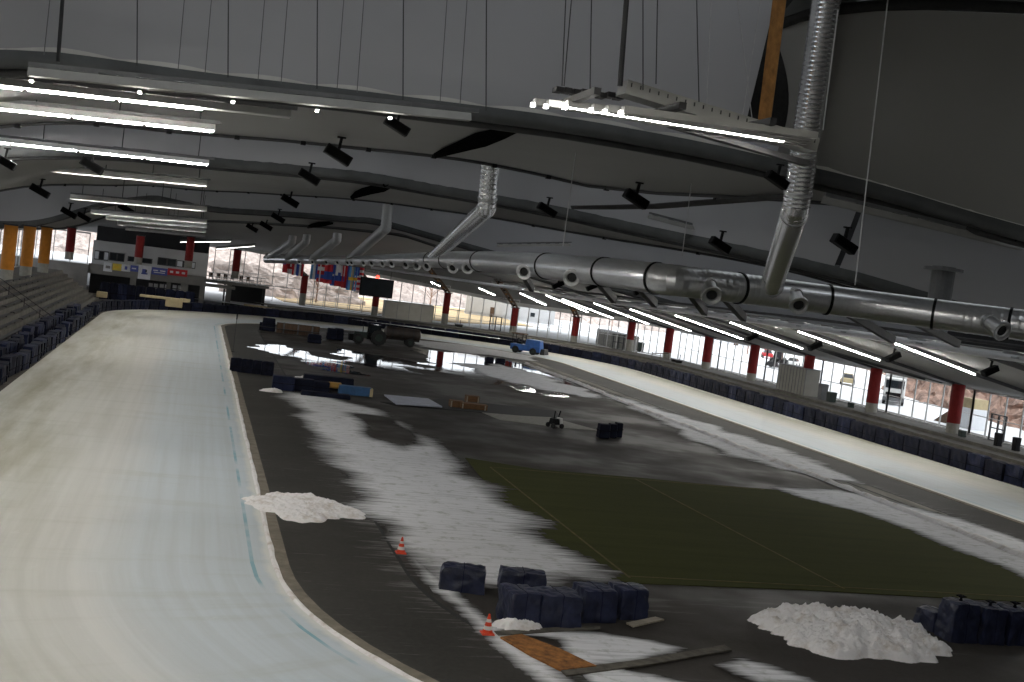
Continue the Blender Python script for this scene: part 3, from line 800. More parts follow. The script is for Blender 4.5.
# stand railing (two posts, rails)
for y, lb in ((72, 'thin steel aisle railing on the left stand, nearer one'), (104, 'thin steel aisle railing on the left stand, farther one')):
    mb = MB()
    for i in range(5):
        x = -10.6-i*1.25; z = .35+max(0, (-10.6-x-.3)/.62*.4); mb.tube([(x, y, z-.1), (x, y, z+1.05)], .03, 8)
    mb.tube([(-10.6, y, 1.4), (-15.6, y, 4.5)], .03, 8); mb.tube([(-10.6, y, .9), (-15.6, y, 4.0)], .022, 8)
    tag(mb.build('aisle_railing', mt['dark_steel']), lb, 'railing', 'aisle railings')
for i, (y, lb) in enumerate(((113.5, 'nearest'), (125.5, 'middle'), (139, 'farthest'))):
    column(-16.0, y, 3.55, 8.45, 4.55, 'orange', '%s of three orange wrapped columns behind the left stand' % lb, 'orange columns', .56)
for i, (y0, y1) in enumerate(((60, 88), (88, 101), (101, 114), (114, 126.5), (126.5, 139.5), (139.5, 152))):
    glazing(40+i, (-19.5, y0), (-19.5, y1), 3.55, 7.9, 5, 'bay %d of the left glazing behind the stand' % (i+1))
mb = MB(); mb.box((-19.9, 22, 5.8), (.3, 76, 4.6)); struct(mb.build('wall_left', mt['facade_grey']), 'grey side wall behind the left stand', 'wall')
mb = MB(); mb.grid([[(-19.5, 8, 7.9), (-19.5, 160, 7.9)], [(-19.5, 8, 12), (-19.5, 160, 12)]]); struct(mb.build('wall_left', mt['band']), 'grey eaves wall above the left glazing', 'wall')
# near end and right near closing walls, behind camera
mb = MB(); mb.box((17, -20.5, 8), (96, .4, 17)); struct(mb.build('wall_near', mt['facade_grey']), 'wall behind the camera at the near end', 'wall')
mb = MB(); mb.box((63.4, 8, 4), (.4, 57, 8.5)); struct(mb.build('wall_right', mt['facade_grey']), 'right wall nearest the camera', 'wall')
# extension of the membrane over the near end (above and behind the camera)
mb = MB(); mb.grid([[(x, y, zr(x, 0)+lerp(0, 4, max(0, (y+6)/24) if y > -6 else 0)*0+.5) for y in (-21, 2)] for x in XS]); struct(mb.build('ceiling', mt['membrane'], solid=.1), 'ceiling membrane over the near end of the hall', 'ceiling')

# ------------------------------------------------------------------ far left building
FY = 172.0
def fp(px, py, dy=0): return atY(px, py, FY+dy)
wl, wr = fp(92, 240).x, fp(204, 300).x
mb = MB(); mb.box(((wl+wr)/2, FY+3, 5.3), (wr-wl, .4, 4.0)); fw = struct(mb.build('wall_far', mt['facade_white']), 'white upper wall of the far left building with four small windows', 'wall')
for j, (x0, x1, y0, y1, lit) in enumerate(((95, 108, 250, 261, 1), (110, 124, 252, 262, 0), (128, 152, 256, 264, 0), (158, 176, 257, 267, 0), (177, 195, 260, 269, 1))):
    a, b = atY(x0, y0, FY+2.7), atY(x1, y1, FY+2.7)
    root = empty('window_%d' % (60+j), (0, 0, 0), 'small dark window %s from the left in the far white wall' % fo[j], 'window'); root['kind'] = 'structure'
    mb = MB(); mb.box(((a.x+b.x)/2, FY+2.72, (a.z+b.z)/2), (b.x-a.x, .14, a.z-b.z)); mb.build('window_frame', mt['frame_dark'], root)
    n = 3 if lit else 2
    for q in range(n):
        cx_ = lerp(a.x, b.x, (q+.5)/n); mb = MB(); mb.box((cx_, FY+2.63, (a.z+b.z)/2), ((b.x-a.x)/n*.8, .06, (a.z-b.z)*.78)); mb.build('pane', mt['curtain' if lit and q != 1 else 'dark_glass'], root)  # lit windows: their brightness is put into white pane colour
mb = MB(); mb.box(((wl+wr)/2, FY+7, 8), (wr-wl, .3, 9)); struct(mb.build('wall_far', mt['deck']), 'dark sheet added as the shade above the white far left wall', 'wall')  # dark backing added in place of the shade under the roof
mb = MB(); mb.box(((wl+wr+4)/2, FY+1.2, 3.0), (wr-wl+4, 4.2, .35)); struct(mb.build('balcony', mt['facade_grey']), 'concrete balcony slab of the far left building', 'balcony')
mb = MB(); mb.box(((wl+wr)/2, FY-.8, 3.65), (wr-wl, .15, 1.0)); struct(mb.build('balcony_parapet', mt['facade_grey']), 'grey balcony parapet hung with banners', 'parapet')
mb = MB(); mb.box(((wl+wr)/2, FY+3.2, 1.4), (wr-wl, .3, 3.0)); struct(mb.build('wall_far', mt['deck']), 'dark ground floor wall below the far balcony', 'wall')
for j, (px, w) in enumerate(((132, 1.1), (168, .8), (184, 1.4), (202, .9))):
    p = atY(px, 290, FY-.4); mb = MB(); mb.box((p.x, FY-.2, 1.4), (w*.7, .6, 2.9)); tag(mb.build('pier', mt['facade_grey']), 'grey concrete pier under the far balcony, %s from the left' % fo[j], 'pier', 'piers under the balcony')
for j, (x0, x1, y0, y1) in enumerate(((148, 158, 282, 293), (159, 169, 283, 294), (172, 182, 284, 294))):
    a, b = atY(x0, y0, FY+2.6), atY(x1, y1, FY+2.6); root = empty('window_%d' % (70+j), (0, 0, 0), 'bright ground floor window %s below the far balcony' % fo[j], 'window'); root['kind'] = 'structure'
    mb = MB(); mb.box(((a.x+b.x)/2, FY+2.9, (a.z+b.z)/2), (b.x-a.x, .2, a.z-b.z)); mb.build('window_frame', mt['frame_dark'], root)
    for q in range(2):
        for h in range(2):
            mb = MB(); mb.box((lerp(a.x, b.x, .27+.46*q), FY+2.78, lerp(b.z, a.z, .27+.46*h)), ((b.x-a.x)*.36, .06, (a.z-b.z)*.36)); mb.build('pane', mt['frame'], root)
# banners on the parapet
def banner(px0, px1, py0, py1, mat, label, marks=(), name='banner'):
    a, b = atY(px0, py0, FY-1.0), atY(px1, py1, FY-1.0)
    sl = atY(px1, py0, FY-1.0).z-a.z
    mb = MB(); c = ((a.x+b.x)/2, FY-1.0, (a.z+b.z)/2); W_, H_ = b.x-a.x, a.z-b.z
    mb.box(c, (W_, .05, H_)); o = mb.build(name, mt[mat]); tag(o, label, 'banner')
    for (u0, v0, w, h, m) in marks:
        mb = MB(); mb.box((c[0]+(u0-.5)*W_, c[1]-.04, c[2]+(v0-.5)*H_), (w*W_, .03, h*H_)); mb.build('printed_mark', mt[m], o)
    return o
banner(104, 112, 262, 272, 'f_white', 'narrow white banner left of the yellow banner', [(.5, .5, .5, .3, 'facade_grey')])
banner(112, 121, 263, 271, 'banner_yellow', 'yellow banner on the far balcony', [(.5, .5, .5, .35, 'f_yellow')])
banner(122, 130, 264, 272, 'f_white', 'small white banner right of the yellow banner', [(.5, .5, .3, .5, 'banner_blue')])
banner(130, 138, 265, 272, 'banner_blue', 'small blue banner left of the emblem flag', [(.5, .5, .5, .2, 'f_white')])
o = banner(139, 150, 265, 280, 'f_white', 'white flag with a dark blue emblem hanging lower than the other banners', [(.45, .58, .30, .34, 'banner_blue'), (.5, .42, .5, .10, 'banner_blue'), (.62, .62, .12, .2, 'f_black')])
banner(152, 167, 267, 276, 'banner_blue', 'blue banner between emblem flag and red banner', [(.25, .6, .3, .15, 'f_white'), (.7, .6, .35, .15, 'f_white'), (.5, .32, .7, .10, 'f_white')])
banner(168, 187, 268, 277, 'banner_red', 'red banner with white lettering on far balcony', [(.2, .5, .16, .3, 'f_white'), (.5, .5, .16, .3, 'f_white'), (.8, .5, .16, .3, 'f_white')])
# red columns in front of the far left building
for j, (tx, ty, bx, by, Y) in enumerate(((72, 228, 69, 257, 158), (141, 236, 138, 262, 168), (191, 237, 188, 266, 170), (238, 250, 235, 276, 176))):
    t, b = atY(tx, ty, Y), atY(bx, by, Y)
    column(b.x, Y, b.z, t.z, lerp(b.z, t.z, .18), 'red', 'red round column on the far balcony level, %s from the left' % fo[j], 'red columns of the far left building', .52)
glazing(46, (-27.5, 171), (wl-.2, 171), 3.9, 8.2, 6, 'bright window bay at the far left behind the orange columns')
mb = MB(); mb.box(((-28+wl)/2, 171, 2), (wl+28, .3, 3.9)); struct(mb.build('wall_far', mt['facade_grey']), 'grey wall under the bright far left window', 'wall')
mb = MB(); mb.box((-23.7, 152, 2), (8.6, .3, 3.2)); struct(mb.build('wall_far', mt['facade_grey']), 'low end wall of the stand platform', 'wall')
# far doorway, grey wall and dark garage below the far balcony rail
a = atY(205, 283, 176); b = atY(221, 313, 176)
mb = MB()
for xx in (a.x-.1, b.x+.1): mb.box((xx, 176, 1.6), (.25, .4, 3.6))
mb.box(((a.x+b.x)/2, 176, 3.45), (b.x-a.x+.4, .4, .35)); struct(mb.build('door_1', mt['frame_dark']), 'bright open exit doorway at the far end of the ice', 'door')
c = atY(230, 300, 176); e = atY(262, 300, 176)
mb = MB(); mb.box(((b.x+c.x)/2+.2, 176, 1.7), (c.x-b.x-.3, .4, 3.6)); struct(mb.build('wall_far', mt['facade_grey']), 'grey wall panel right of the far exit', 'wall')
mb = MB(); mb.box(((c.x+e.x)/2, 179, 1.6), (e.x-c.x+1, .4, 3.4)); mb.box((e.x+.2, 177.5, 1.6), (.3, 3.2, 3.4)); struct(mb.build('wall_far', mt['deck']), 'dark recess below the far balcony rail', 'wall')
mb = MB(); mb.box(((a.x+e.x)/2, 178, 3.45), (e.x-a.x+1.5, 4.5, .35)); struct(mb.build('balcony', mt['facade_grey']), 'far balcony slab above the exit', 'balcony')
mb = MB(); xa, xb = a.x, e.x+.6
for x in np.arange(xa, xb, .55): mb.beam((x, 175.8, 3.6), (x, 175.8, 4.75), .06, .06)
for z in (3.75, 4.25, 4.75): mb.beam((xa, 175.8, z), (xb, 175.8, z), .07, .09)
tag(mb.build('balcony_railing', mt['frame']), 'pale railing on the far balcony above the exit', 'railing')
for j, px in enumerate((210, 218, 225, 232, 241, 248)):
    p = atY(px, 281, 177); root = empty('chair', (p.x, 177, 3.63), 'small brown balcony chair behind the far railing', 'chair', 'chairs on the far balcony')
    mb = MB(); mb.box((0, 0, .45), (.5, .5, .07)); mb.build('seat', mt['strut_brown'], root)
    mb = MB(); mb.box((0, .24, .75), (.5, .06, .55)); mb.build('backrest', mt['strut_brown'], root)
    for sx in (-.21, .21):
        for sy in (-.21, .21):
            mb = MB(); mb.box((sx, sy, .22), (.05, .05, .44)); mb.build('leg', mt['dark_steel'], root)
# ------------------------------------------------------------------ long air duct with nozzles and risers
dpath = [atD(1110, 338, 42), atD(1024, 325.5, 42.6), atD(940, 314.5, 44), atD(850, 302.5, 45), atD(770, 292, 44.4), atD(700, 283.5, 43), atD(660, 278.7, 42.6), atD(600, 271.5, 47), atD(540, 265.5, 53.5), atD(480, 261.2, 66), atD(440, 260, 82), atD(400, 260, 105), atD(370, 260.3, 130), atY(340, 260.5, 152), atY(310, 260, 160), atY(266, 259, 166)]
def spline(P, k=10):
    out = []
    for i in range(len(P)-1):
        a, b, c, d = P[max(i-1, 0)], P[i], P[i+1], P[min(i+2, len(P)-1)]
        for j in range(k):
            t = j/k; out.append(.5*((2*b)+(c-a)*t+(2*a-5*b+4*c-d)*t*t+(3*b-a-3*c+d)*t**3))
    return out+[P[-1]]
dpath = spline(dpath)
duct = empty('air_duct', dpath[0], 'long silver round air duct with jet nozzles hanging across the hall', 'duct')
def rel(p): return Vector(p)-dpath[0]
def dens(pts, step):
    out = []
    for a, b in zip(pts[:-1], pts[1:]):
        k = max(1, int((Vector(b)-Vector(a)).length/step)); out += [Vector(a).lerp(Vector(b), i/k) for i in range(k)]
    return out+[Vector(pts[-1])]
dp = dens(dpath, .08)
near_end = sum(1 for p in dp if p.y < 75)
rad = []
for i, p in enumerate(dp):
    base = .55
    c = (i*.0304) % 4.2        # ribbed zones along the pipe
    rad.append(base + (.009*(1 if i % 3 == 0 else 0) if c < 1.6 and p.y < 75 else 0))
mb = MB(); mb.tube([rel(p) for p in dp], rad, 56); mb.build('duct_pipe', mt['galv'], duct, smooth=False)
def duct_at(px):
    best = None
    for p in dp:
        q = proj(p)
        if best is None or abs(q[0]-px) < best[0]: best = (abs(q[0]-px), p)
    return best[1]
def proj(p):
    c = AX.T @ (np.array(p)-np.array([0, 0, EYE])); return 512+FPX*c[0]/c[2], 341+FPX*c[1]/c[2]
for px in (1010, 935, 828, 738, 657, 604, 547, 480, 447, 431):
    p = duct_at(px); i = dp.index(p); t = (dp[min(i+1, len(dp)-1)]-dp[i-1]).normalized()
    mb = MB(); mb.tube([rel(p-t*.05), rel(p+t*.05)], .59, 28); mb.build('clamp_ring', mt['black'], duct)
for sx, sy, mx, my in ((984.6, 319, 1003, 331.5), (793.6, 291, 799, 306), (708, 282, 712, 296), (576.5, 270, 571.5, 278), (532.7, 265.5, 523.4, 272), (473, 262, 467, 268.5), (459, 262, 452, 268.5), (434, 261, 426, 266.5), (423, 261, 416, 266), (411, 260.5, 405, 265), (397, 260.3, 391, 264), (388, 260.3, 382, 264), (376, 260.3, 371, 263.5), (368, 260.3, 363, 263.3), (356, 260.3, 351, 263), (352, 260.3, 347, 263), (341, 260.2, 337, 262.8), (329, 260.2, 326, 262.6), (315, 260, 312, 262.3), (302, 260, 299, 262)):
    p = duct_at(sx); dep = float((AX.T @ (np.array(p)-np.array([0, 0, EYE])))[2])
    a0 = atD(sx, sy, dep-.30); b = atD(mx, my, dep-.95-.25*(sx > 500)); v = (b-a0).normalized(); a = a0+v*.05
    n = 20
    mb = MB(); mb.tube([rel(a), rel(b-v*.12), rel(b-v*.1), rel(b), rel(b+v*.01)], [.25, .25, .36, .36, .33], n, cap=False)
    mb.tube([rel(b+v*.01), rel(b-v*.02), rel(b-v*.16)], [.33, .22, .17], n, cap=False)
    o = mb.build('jet_nozzle', mt['galv_bright'], duct, smooth=False)
    mb = MB(); mb.tube([rel(b-v*.10), rel(b-v*.07)], .19, n); mb.build('nozzle_mouth', mt['rubber'], o)
    mb = MB(); mb.tube([rel(a0+v*.16), rel(a0+v*.30)], .29, n); mb.build('collar', mt['galv_dull'], o)
def riser(pts, label, r, ribs, step=.1):
    P = dens(pts, step); rr = []
    L0 = (Vector(pts[1])-Vector(pts[0])).length; acc = 0
    for i, p in enumerate(P):
        if i: acc += (P[i]-P[i-1]).length
        rr.append(r+((.016*(1 if i % 4 == 0 else 0)) if ribs and acc > L0*.98 else (.006*(1 if i % 2 else -1) if ribs else 0)))
    root = empty('air_riser', pts[0], label, 'duct', 'inclined risers feeding the long duct')
    o0 = Vector(pts[0])
    mb = MB(); mb.tube([p-o0 for p in P], rr, 48); mb.build('riser_pipe', mt['galv_shiny' if ribs else 'galv_dull'], root, smooth=not ribs)
    e = Vector(pts[1])-o0; d1 = e.normalized(); d2 = (Vector(pts[2])-Vector(pts[1])).normalized()
    mb = MB(); mb.tube([e-d1*.5, e-d1*.42], r*1.06, 24); mb.tube([e+d2*.42, e+d2*.5], r*1.06, 24); mb.build('elbow_seam', mt['galv_dull'], root)
    mb = MB(); mb.tube([d1*.42, d1*.55], r*1.10, 24); mb.build('collar', mt['galv_dull'], root)
p0 = duct_at(770); Yr = p0.y
riser([p0+Vector((0, 0, .1)), atD(796, 208, 36.5), atD(832, -40, 34.0)], 'ribbed silver riser climbing out of the top of the photo, nearest of the risers', .41, True, .034)
p0 = duct_at(432)
riser([p0+Vector((0, 0, .1)), atD(487, 208, 57), atD(492, 135, 55.5)], 'grey inclined duct riser with a vertical top, second nearest along the duct', .44, True, .06)
for px, bx, by, tx, ty, dY, rr, lb in ((350, 386, 228, 389, 196, -22, .55, 'third nearest'), (312, 337, 240, 339, 214, -8, .55, 'fourth nearest'), (287, 306, 242, 308, 228, -6, .5, 'fifth nearest'), (268, 292, 242, 294, 226, -5, .5, 'farthest')):
    p0 = duct_at(px); Y = p0.y+dY
    riser([p0+Vector((0, 0, .1)), atY(bx, by, Y), atY(tx, ty, Y-1)], 'grey inclined duct riser with a vertical top, %s along the duct' % lb, rr, False, .14)
# exhaust stub on the right
a, b = onroof(944, 268), None; mb = MB(); b = Vector((a.x, a.y, a.z-1.7)); mb.tube([b, b+Vector((0, 0, 1.75))], .45, 18); mb.tube([a-Vector((0, 0, .12)), a], .75, 18)
tag(mb.build('ceiling_stub_duct', mt['steel'], smooth=False), 'short grey ceiling stub duct above the right end of the long duct', 'duct')
# catwalk pipes below the duct along the right lane
pp = [atX(1060, 359, 42), atX(1024, 354, 42), atX(850, 329, 42), atX(700, 310, 42), atX(560, 293, 42), atX(500, 283, 42)]
pr = empty('pipe_run', pp[0], 'pair of dark grey pipes on brackets running under the right ceiling', 'pipe')
mb = MB(); mb.tube([p-pp[0]+Vector((0, 0, -.25)) for p in pp], .22, 12); mb.build('pipe', mt['galv_bright'], pr, smooth=True)
mb = MB(); mb.tube([p-pp[0]+Vector((1.0, 0, -.38)) for p in pp], .13, 12); mb.build('pipe', mt['galv_bright'], pr, smooth=True)
mb = MB(); mb.tube([p-pp[0]+Vector((-.9, 0, .35)) for p in pp], .10, 12); mb.build('pipe', mt['dark_steel'], pr, smooth=True)
for i, p in enumerate(dens(pp, 6.1)):
    q = p-pp[0]; mb = MB(); mb.box(q+Vector((0, 0, -.02)), (2.5, .16, .14)); mb.box(q+Vector((.2, .3, -.25)), (1.1, .5, .10)); mb.build('bracket', mt['galv_dull'], pr)
mb = MB(); mb.tube([atD(372, 267.5, 150), atD(440, 277, 135), atD(520, 289, 118)], .16, 10); tag(mb.build('pale_pipe', mt['galv_bright'], smooth=True), 'pale straight pipe below the far part of the long duct', 'pipe')
# second set: truss braces between duct and pipes
for i, (ax, ay, bx, by) in enumerate(((905, 316, 958, 344), (850, 314, 893, 340), (725, 297, 744, 318), (600, 283, 614, 300), (640, 287, 655, 304), (690, 292, 705, 312), (522, 272, 532, 289))):
    p = duct_at(ax); dep = float((AX.T @ (np.array(p)-np.array([0, 0, EYE])))[2])
    a = atD(ax, ay, dep+.6); b = atD(bx, by, dep+5)
    mb = MB(); mb.beam(a, b, .22, .30); tag(mb.build('duct_brace', mt['dark_steel']), 'dark brace under the long duct, %s to the camera' % ORD[i if i < 2 else i], 'brace', 'braces under the long duct')

# ------------------------------------------------------------------ luminaires
def strip(a, b, label, group, w=.34, lit=1.0, name='strip_luminaire', n=4, hang=None, tube='tube', tw=.13, shield=False):
    a, b = Vector(a), Vector(b); c = (a+b)/2; d = (b-a); L = d.length; t = d.normalized()
    n_ = Vector((0, 1, 0)); up = t.cross(n_).normalized(); up = up if up.z > 0 else -up
    root = empty(name, c, label, 'luminaire', group)
    def off(s, k, h): return t*(s*L/2)+n_*k+up*h
    mb = MB()
    mb.add([off(-1, -w/2, 0), off(-1, -w*.25, .2), off(-1, w*.25, .2), off(-1, w/2, 0), off(1, -w/2, 0), off(1, -w*.25, .2), off(1, w*.25, .2), off(1, w/2, 0)],
           [(0, 1, 5, 4), (1, 2, 6, 5), (2, 3, 7, 6), (0, 3, 2, 1), (4, 5, 6, 7)])
    if shield:
        for k in (-w/2, w/2): mb.beam(off(-1, k, -.07), off(1, k, -.07), .02, .16)
    mb.build('reflector_housing', mt['white_paint' if shield or tube == 'tube_near' else 'lamp_white'], root)  # lit rows take paler paint, lamp light put into the housing colour
    mb = MB()
    for i in range(n):
        s0, s1 = -1+2*i/n+.015, -1+2*(i+1)/n-.015
        if i/n >= lit: break
        mb.beam(off(s0, -w*.1, -.03), off(s1, -w*.1, -.03), tw, .06)
    if lit > 0: mb.build('tube', mt[tube], root)
    mb = MB(); mb.beam(off(-1.0, 0, .28), off(1.04, 0, .28), .10, .10); 
    for s in np.linspace(-.9, .9, 2*n): mb.box(off(s, 0, .24), (.3, .12, .14))
    mb.build('carrier_rail', mt['steel'], root)
    return root
LEFT = [((-70, 84), (290, 118), 35.0, .72, 'tube'), ((-80, 107), (215, 131), 40.5, 1, 'tube'), ((-60, 145), (209, 164.5), 57, 1, 'tube'), ((42, 176), (207, 184), 75, 1, 'tube'),
        ((70, 200), (207, 209.5), 93, 1, 'tube'), ((90, 220.5), (207, 222), 107, 1, 'tube'), ((105, 225.5), (207, 227), 127, 1, 'tube'), ((117, 229.5), (206, 231.5), 148, 1, 'tube'), ((125, 233), (205, 236), 166, 1, 'tube_mid')]
for i, (pa, pb, Y, lit, tb) in enumerate(LEFT):
    b = atY(*pb, Y); a = atY(*pa, Y)
    a.z = max(a.z, b.z-.4)
    root = strip(a, b, 'long strip luminaire across the left ice, %s row from the camera' % ORD[i+1], 'strip luminaires over the left ice', lit=lit, tube='tube_near' if i < 3 else tb, tw=.055 if i < 3 else .13, w=.5, shield=i > 2)
    for x in np.linspace(a.x+.8, b.x-.5, 4):
        mb = MB(); z = lerp(a.z, b.z, (x-a.x)/(b.x-a.x)); zt = zr(x, Y)+(3 if i < 3 else .2)
        mb.tube([(x, Y, z+.2), (x, Y, max(zt, z+.6))], .022 if i < 3 else .03, 6); tag(mb.build('suspension_cable', mt['cable']), 'thin dark hanging cable of the %s luminaire row over the left ice' % ORD[i+1], 'cable', 'cables of luminaire rows')
for i, (pa, pb, Y) in enumerate((((180, 242), (231, 241.5), 170), ((216, 249), (255, 246), 168))):
    strip(atY(*pa, Y), atY(*pb, Y), 'short luminaire by the far end red columns, %s one' % ('left', 'right')[i], 'short luminaires at the far end', w=.5, n=2, tube='tube_mid')
# the big housing hanging right under the nearest band
a, b = atY(28, 76, 30.5), atY(470, 121, 30.5)
root = strip(a, b, 'long pale luminaire housing hanging under the nearest roof band', 'strip luminaires over the left ice', w=.36, lit=0, n=6)
mb = MB()
for px in (32, 140, 233, 317, 390): p = atY(px, 76+(px-28)*.1035+3, 30.45)-root.location; mb.box(p+Vector((0, -.05, -.05)), (.07, .06, .05))
mb.build('lamp_point', mt['tube'], root)
RL = [(431, 282, 440, 286), (479, 288, 495, 295), (520, 293, 546, 305), (546, 295, 588, 312), (562, 299, 613, 318), (594, 303, 649, 324), (630, 309, 691, 331), (675, 315, 743, 339), (730, 322, 803, 348.6), (798, 331, 880, 360), (890, 341, 975, 374), (1009, 355, 1080, 385)][::-1]
for i, q in enumerate(RL):
    b = atX(q[2], q[3], 52); Y = min(b.y, 160.); b = atY(q[2], q[3], Y); a = atY(q[0], q[1], Y)
    strip(a, b, 'sloping strip luminaire over the right ice, %s to the camera' % ORD[i], 'sloping luminaires over the right ice', w=.30 if i < 6 else .38)
for i, Y in enumerate((49, 37)):
    strip((44.7, Y, 8.4), (52, Y, 6.9), 'sloping strip luminaire over the right ice outside the photo, %s of two' % ('farther', 'nearer')[i], 'sloping luminaires over the right ice')
# unlit dim strips under the roof, right half
for i, (pa, pb, Y) in enumerate((((823, 203), (1020, 250), 33), ((566, 222), (705, 252), 75), ((648, 218), (770, 250), 60), ((497, 247), (570, 246), 90), ((800, 246), (830, 252), 60))):
    a, b = atY(*pa, Y), atY(*pb, Y)
    strip(a, b, 'unlit grey strip luminaire under the roof, %s' % ('far right below the nearest band', 'left of the pair above the duct', 'right of the pair above the duct', 'short one just above the duct', 'short one beside the ribbed riser')[i], 'unlit strip luminaires', w=.3, lit=0)
# near cluster of luminaires in the upper middle
CY = 21.0
ca, cb = atY(535, 106, CY), atY(800, 150, CY)
root = empty('luminaire_cluster', (ca+cb)/2, 'cluster of parallel luminaires on a hanging frame, upper middle of the photo', 'luminaire')
o0 = (ca+cb)/2; t = (cb-ca).normalized(); L = (cb-ca).length
for i, (ex, ey) in enumerate(((534, 105), (547, 106.5), (566, 107), (592, 110.5), (606, 112), (622, 113))):
    Yi = CY+.5-.34*i; a = atY(ex, ey, Yi)-o0; b = atY(800+i*3, 149-i*2, Yi)-o0
    mb = MB(); mb.beam(a+Vector((0, 0, .06)), b+Vector((0, 0, .06)), .20, .12); hs = mb.build('luminaire_housing', mt['lamp_white'], root)
    mb = MB(); mb.box(a+Vector((-.02, 0, 0)), (.07, .11, .075))
    if i == 2: mb.beam(a, a.lerp(b, .9), .04, .03)
    mb.build('tube', mt['tube' if i == 2 else 'tube_mid'], hs)
for s in (-.94, -.35, .3):
    mb = MB(); mb.beam(t*L/2*s+Vector((.5, -1.5, .2)), t*L/2*s+Vector((.5, .8, .2)), .12, .12); mb.build('cross_rail', mt['dark_steel'], root)
a, b = atY(622, 88, CY+.4)-o0, atY(812, 146, CY+.4)-o0
mb = MB(); mb.beam(a, b, .5, .26); tr = mb.build('cable_tray', mt['lamp_white'], root)
mb = MB()
for k in range(22): mb.box(a.lerp(b, (k+.5)/22)+Vector((0, -.255, .05)), (.02, .02, .07))
mb.build('slot', mt['dark_steel'], tr)
mb = MB(); mb.beam(a+Vector((0, .1, -.40)), b+Vector((0, .1, -.34)), .22, .10); mb.build('carrier_rail', mt['dark_steel'], root)
mb = MB()
for k in range(8): mb.box(atD(lerp(558, 618, k/7), 90+7*k/7+2*nz(k*.9, 2), 24)-o0, (.15, .3, .10+.05*nz(k, 5)))
mb.build('junction_box', mt['dark_steel'], root)
# room lamps behind the frame edge: same strip rows continue towards the camera
for i, Y in enumerate((11.5, 5.0)):
    strip((-9, Y, 13.3), (7, Y, 13.3), 'strip luminaire row above the near bend, %s' % ('second', 'first')[i], 'strip luminaires over the near bend', n=6)

# ------------------------------------------------------------------ loudspeakers / projectors hanging from the roof
def speaker(px, py, lw, label, Y=None, sc=1.0, tilt=.42):
    p = onroof(px, py, -.7) if Y is None else atY(px, py, Y)
    d = math.hypot(p.x, p.y); size = lw*d/FPX
    root = empty('loudspeaker', p, label, 'loudspeaker', 'black loudspeakers under the roof')
    R = Matrix.Rotation(tilt, 3, 'Y')
    mb = MB(); mb.box((0, 0, 0), (size, size*.42, size*.36), rot=R); mb.build('cabinet', mt['black'], root, bevel=size*.03)
    mb = MB(); mb.box(R @ Vector((.0, -size*.22, 0)), (size*.86, size*.03, size*.26), rot=R); mb.build('grille', mt['void'], root)
    mb = MB(); mb.beam((0, 0, size*.15), (size*.06, 0, size*.62), size*.10, size*.10); mb.box((size*.06, 0, size*.62), (size*.3, size*.12, size*.06)); mb.build('bracket', mt['black'], root)
SP = [(338, 155, 28, 'over the centre left, biggest one before the second band'), (309, 177, 22, 'just beyond the second band'), (290, 201, 18, 'before the third band'), (397, 126, 26, 'tucked under the nearest band'),
      (40, 191, 18, 'above the left stand near the picture edge'), (69, 213, 15, 'above the left stand, right of the edge one'), (5, 162, 20, 'cut by the left picture edge'), (84, 217, 13, 'above the orange columns'),
      (92, 166, 22, 'under the second band over the left ice'), (126, 209, 15, 'over the left ice before the third band'), (142, 219, 12, 'over the left ice beyond the third band'),
      (547, 210, 20, 'over the middle of the infield'), (636, 199, 26, 'above the long duct, right of middle'), (720, 245, 22, 'right above the long duct'), (844, 244, 26, 'right of the ribbed riser'), (777, 180, 24, 'left of the ribbed riser'),
      (278, 218, 14, 'beside the far risers, nearer'), (266, 226, 13, 'beside the far risers, farther'), (252, 228, 12, 'above the leaning far strut')]
for px, py, w, lb in SP: speaker(px, py, w, 'black loudspeaker %s' % lb)
for px, py, w, lb in [(893, 357, 15, 'nearest one under the right eaves'), (990, 371, 16, 'under the right eaves at the picture edge'), (815, 346, 14, 'second under the right eaves'), (752, 337, 12, 'third under the right eaves'), (697, 297, 14, 'under the duct right of middle'), (640, 291, 13, 'under the middle of the duct'), (558, 285, 12, 'under the left part of the duct'), (592, 287, 12, 'under the duct beside the brace')]:
    speaker(px, py, w, 'black projector %s' % lb, Y=None if py > 320 else 70, tilt=-.5)

# ------------------------------------------------------------------ hanging cables
def cable(x0, y0, x1, y1, Y, mat='cable', r=.016, lb=None):
    a, b = atY(x0, y0, Y), atY(x1, y1, Y); mb = MB(); mb.tube([a, b], r, 6)
    tag(mb.build('suspension_cable', mt[mat]), lb or 'thin dark line in front of the nearest membrane wall, hanging cable and membrane seam alike', 'cable', 'cables before the nearest membrane wall' if not lb else None)
for x in (137, 228, 317, 403, 486): cable(x+.5, -30, x, 66+(x-137)*.128, 31.2)
for x in (44, 178, 205, 258, 281, 337, 357, 440, 460): cable(x+9, -30, x, 66+(x-137)*.12, 31.4, 'steel', .012)  # membrane seam lines, modelled as steel cables
for i, (x0, y0, x1, y1) in enumerate(((567, 0, 562, 86), (574, 0, 564, 86), (658, 0, 656, 84), (643, 0, 643, 90), (696, 0, 699, 102), (592, 0, 590, 90))): cable(x0, y0-30*(y1 > 0), x1, y1, 21, 'cable', .011, 'thin dark cable holding the luminaire cluster, %s from the left' % fo[i] if i < 6 else None)
for x0, x1 in ((735, 752), (712, 706), (764, 742)): cable(x0, -20, x1, 118, 30, 'pale_cable', .012, None)
for i, (x0, y0, x1, y1, Y) in enumerate(((579, 128, 563, 246, 40), (697, 140, 682, 256, 42), (889, -10, 855, 285, 30), (838, 10, 823, 130, 29))):
    cable(x0, y0, x1, y1, Y, 'pale_cable', .018, 'long pale cable to the duct, %s' % ('left one', 'middle one', 'right of the ribbed riser', 'beside the ribbed riser')[i])
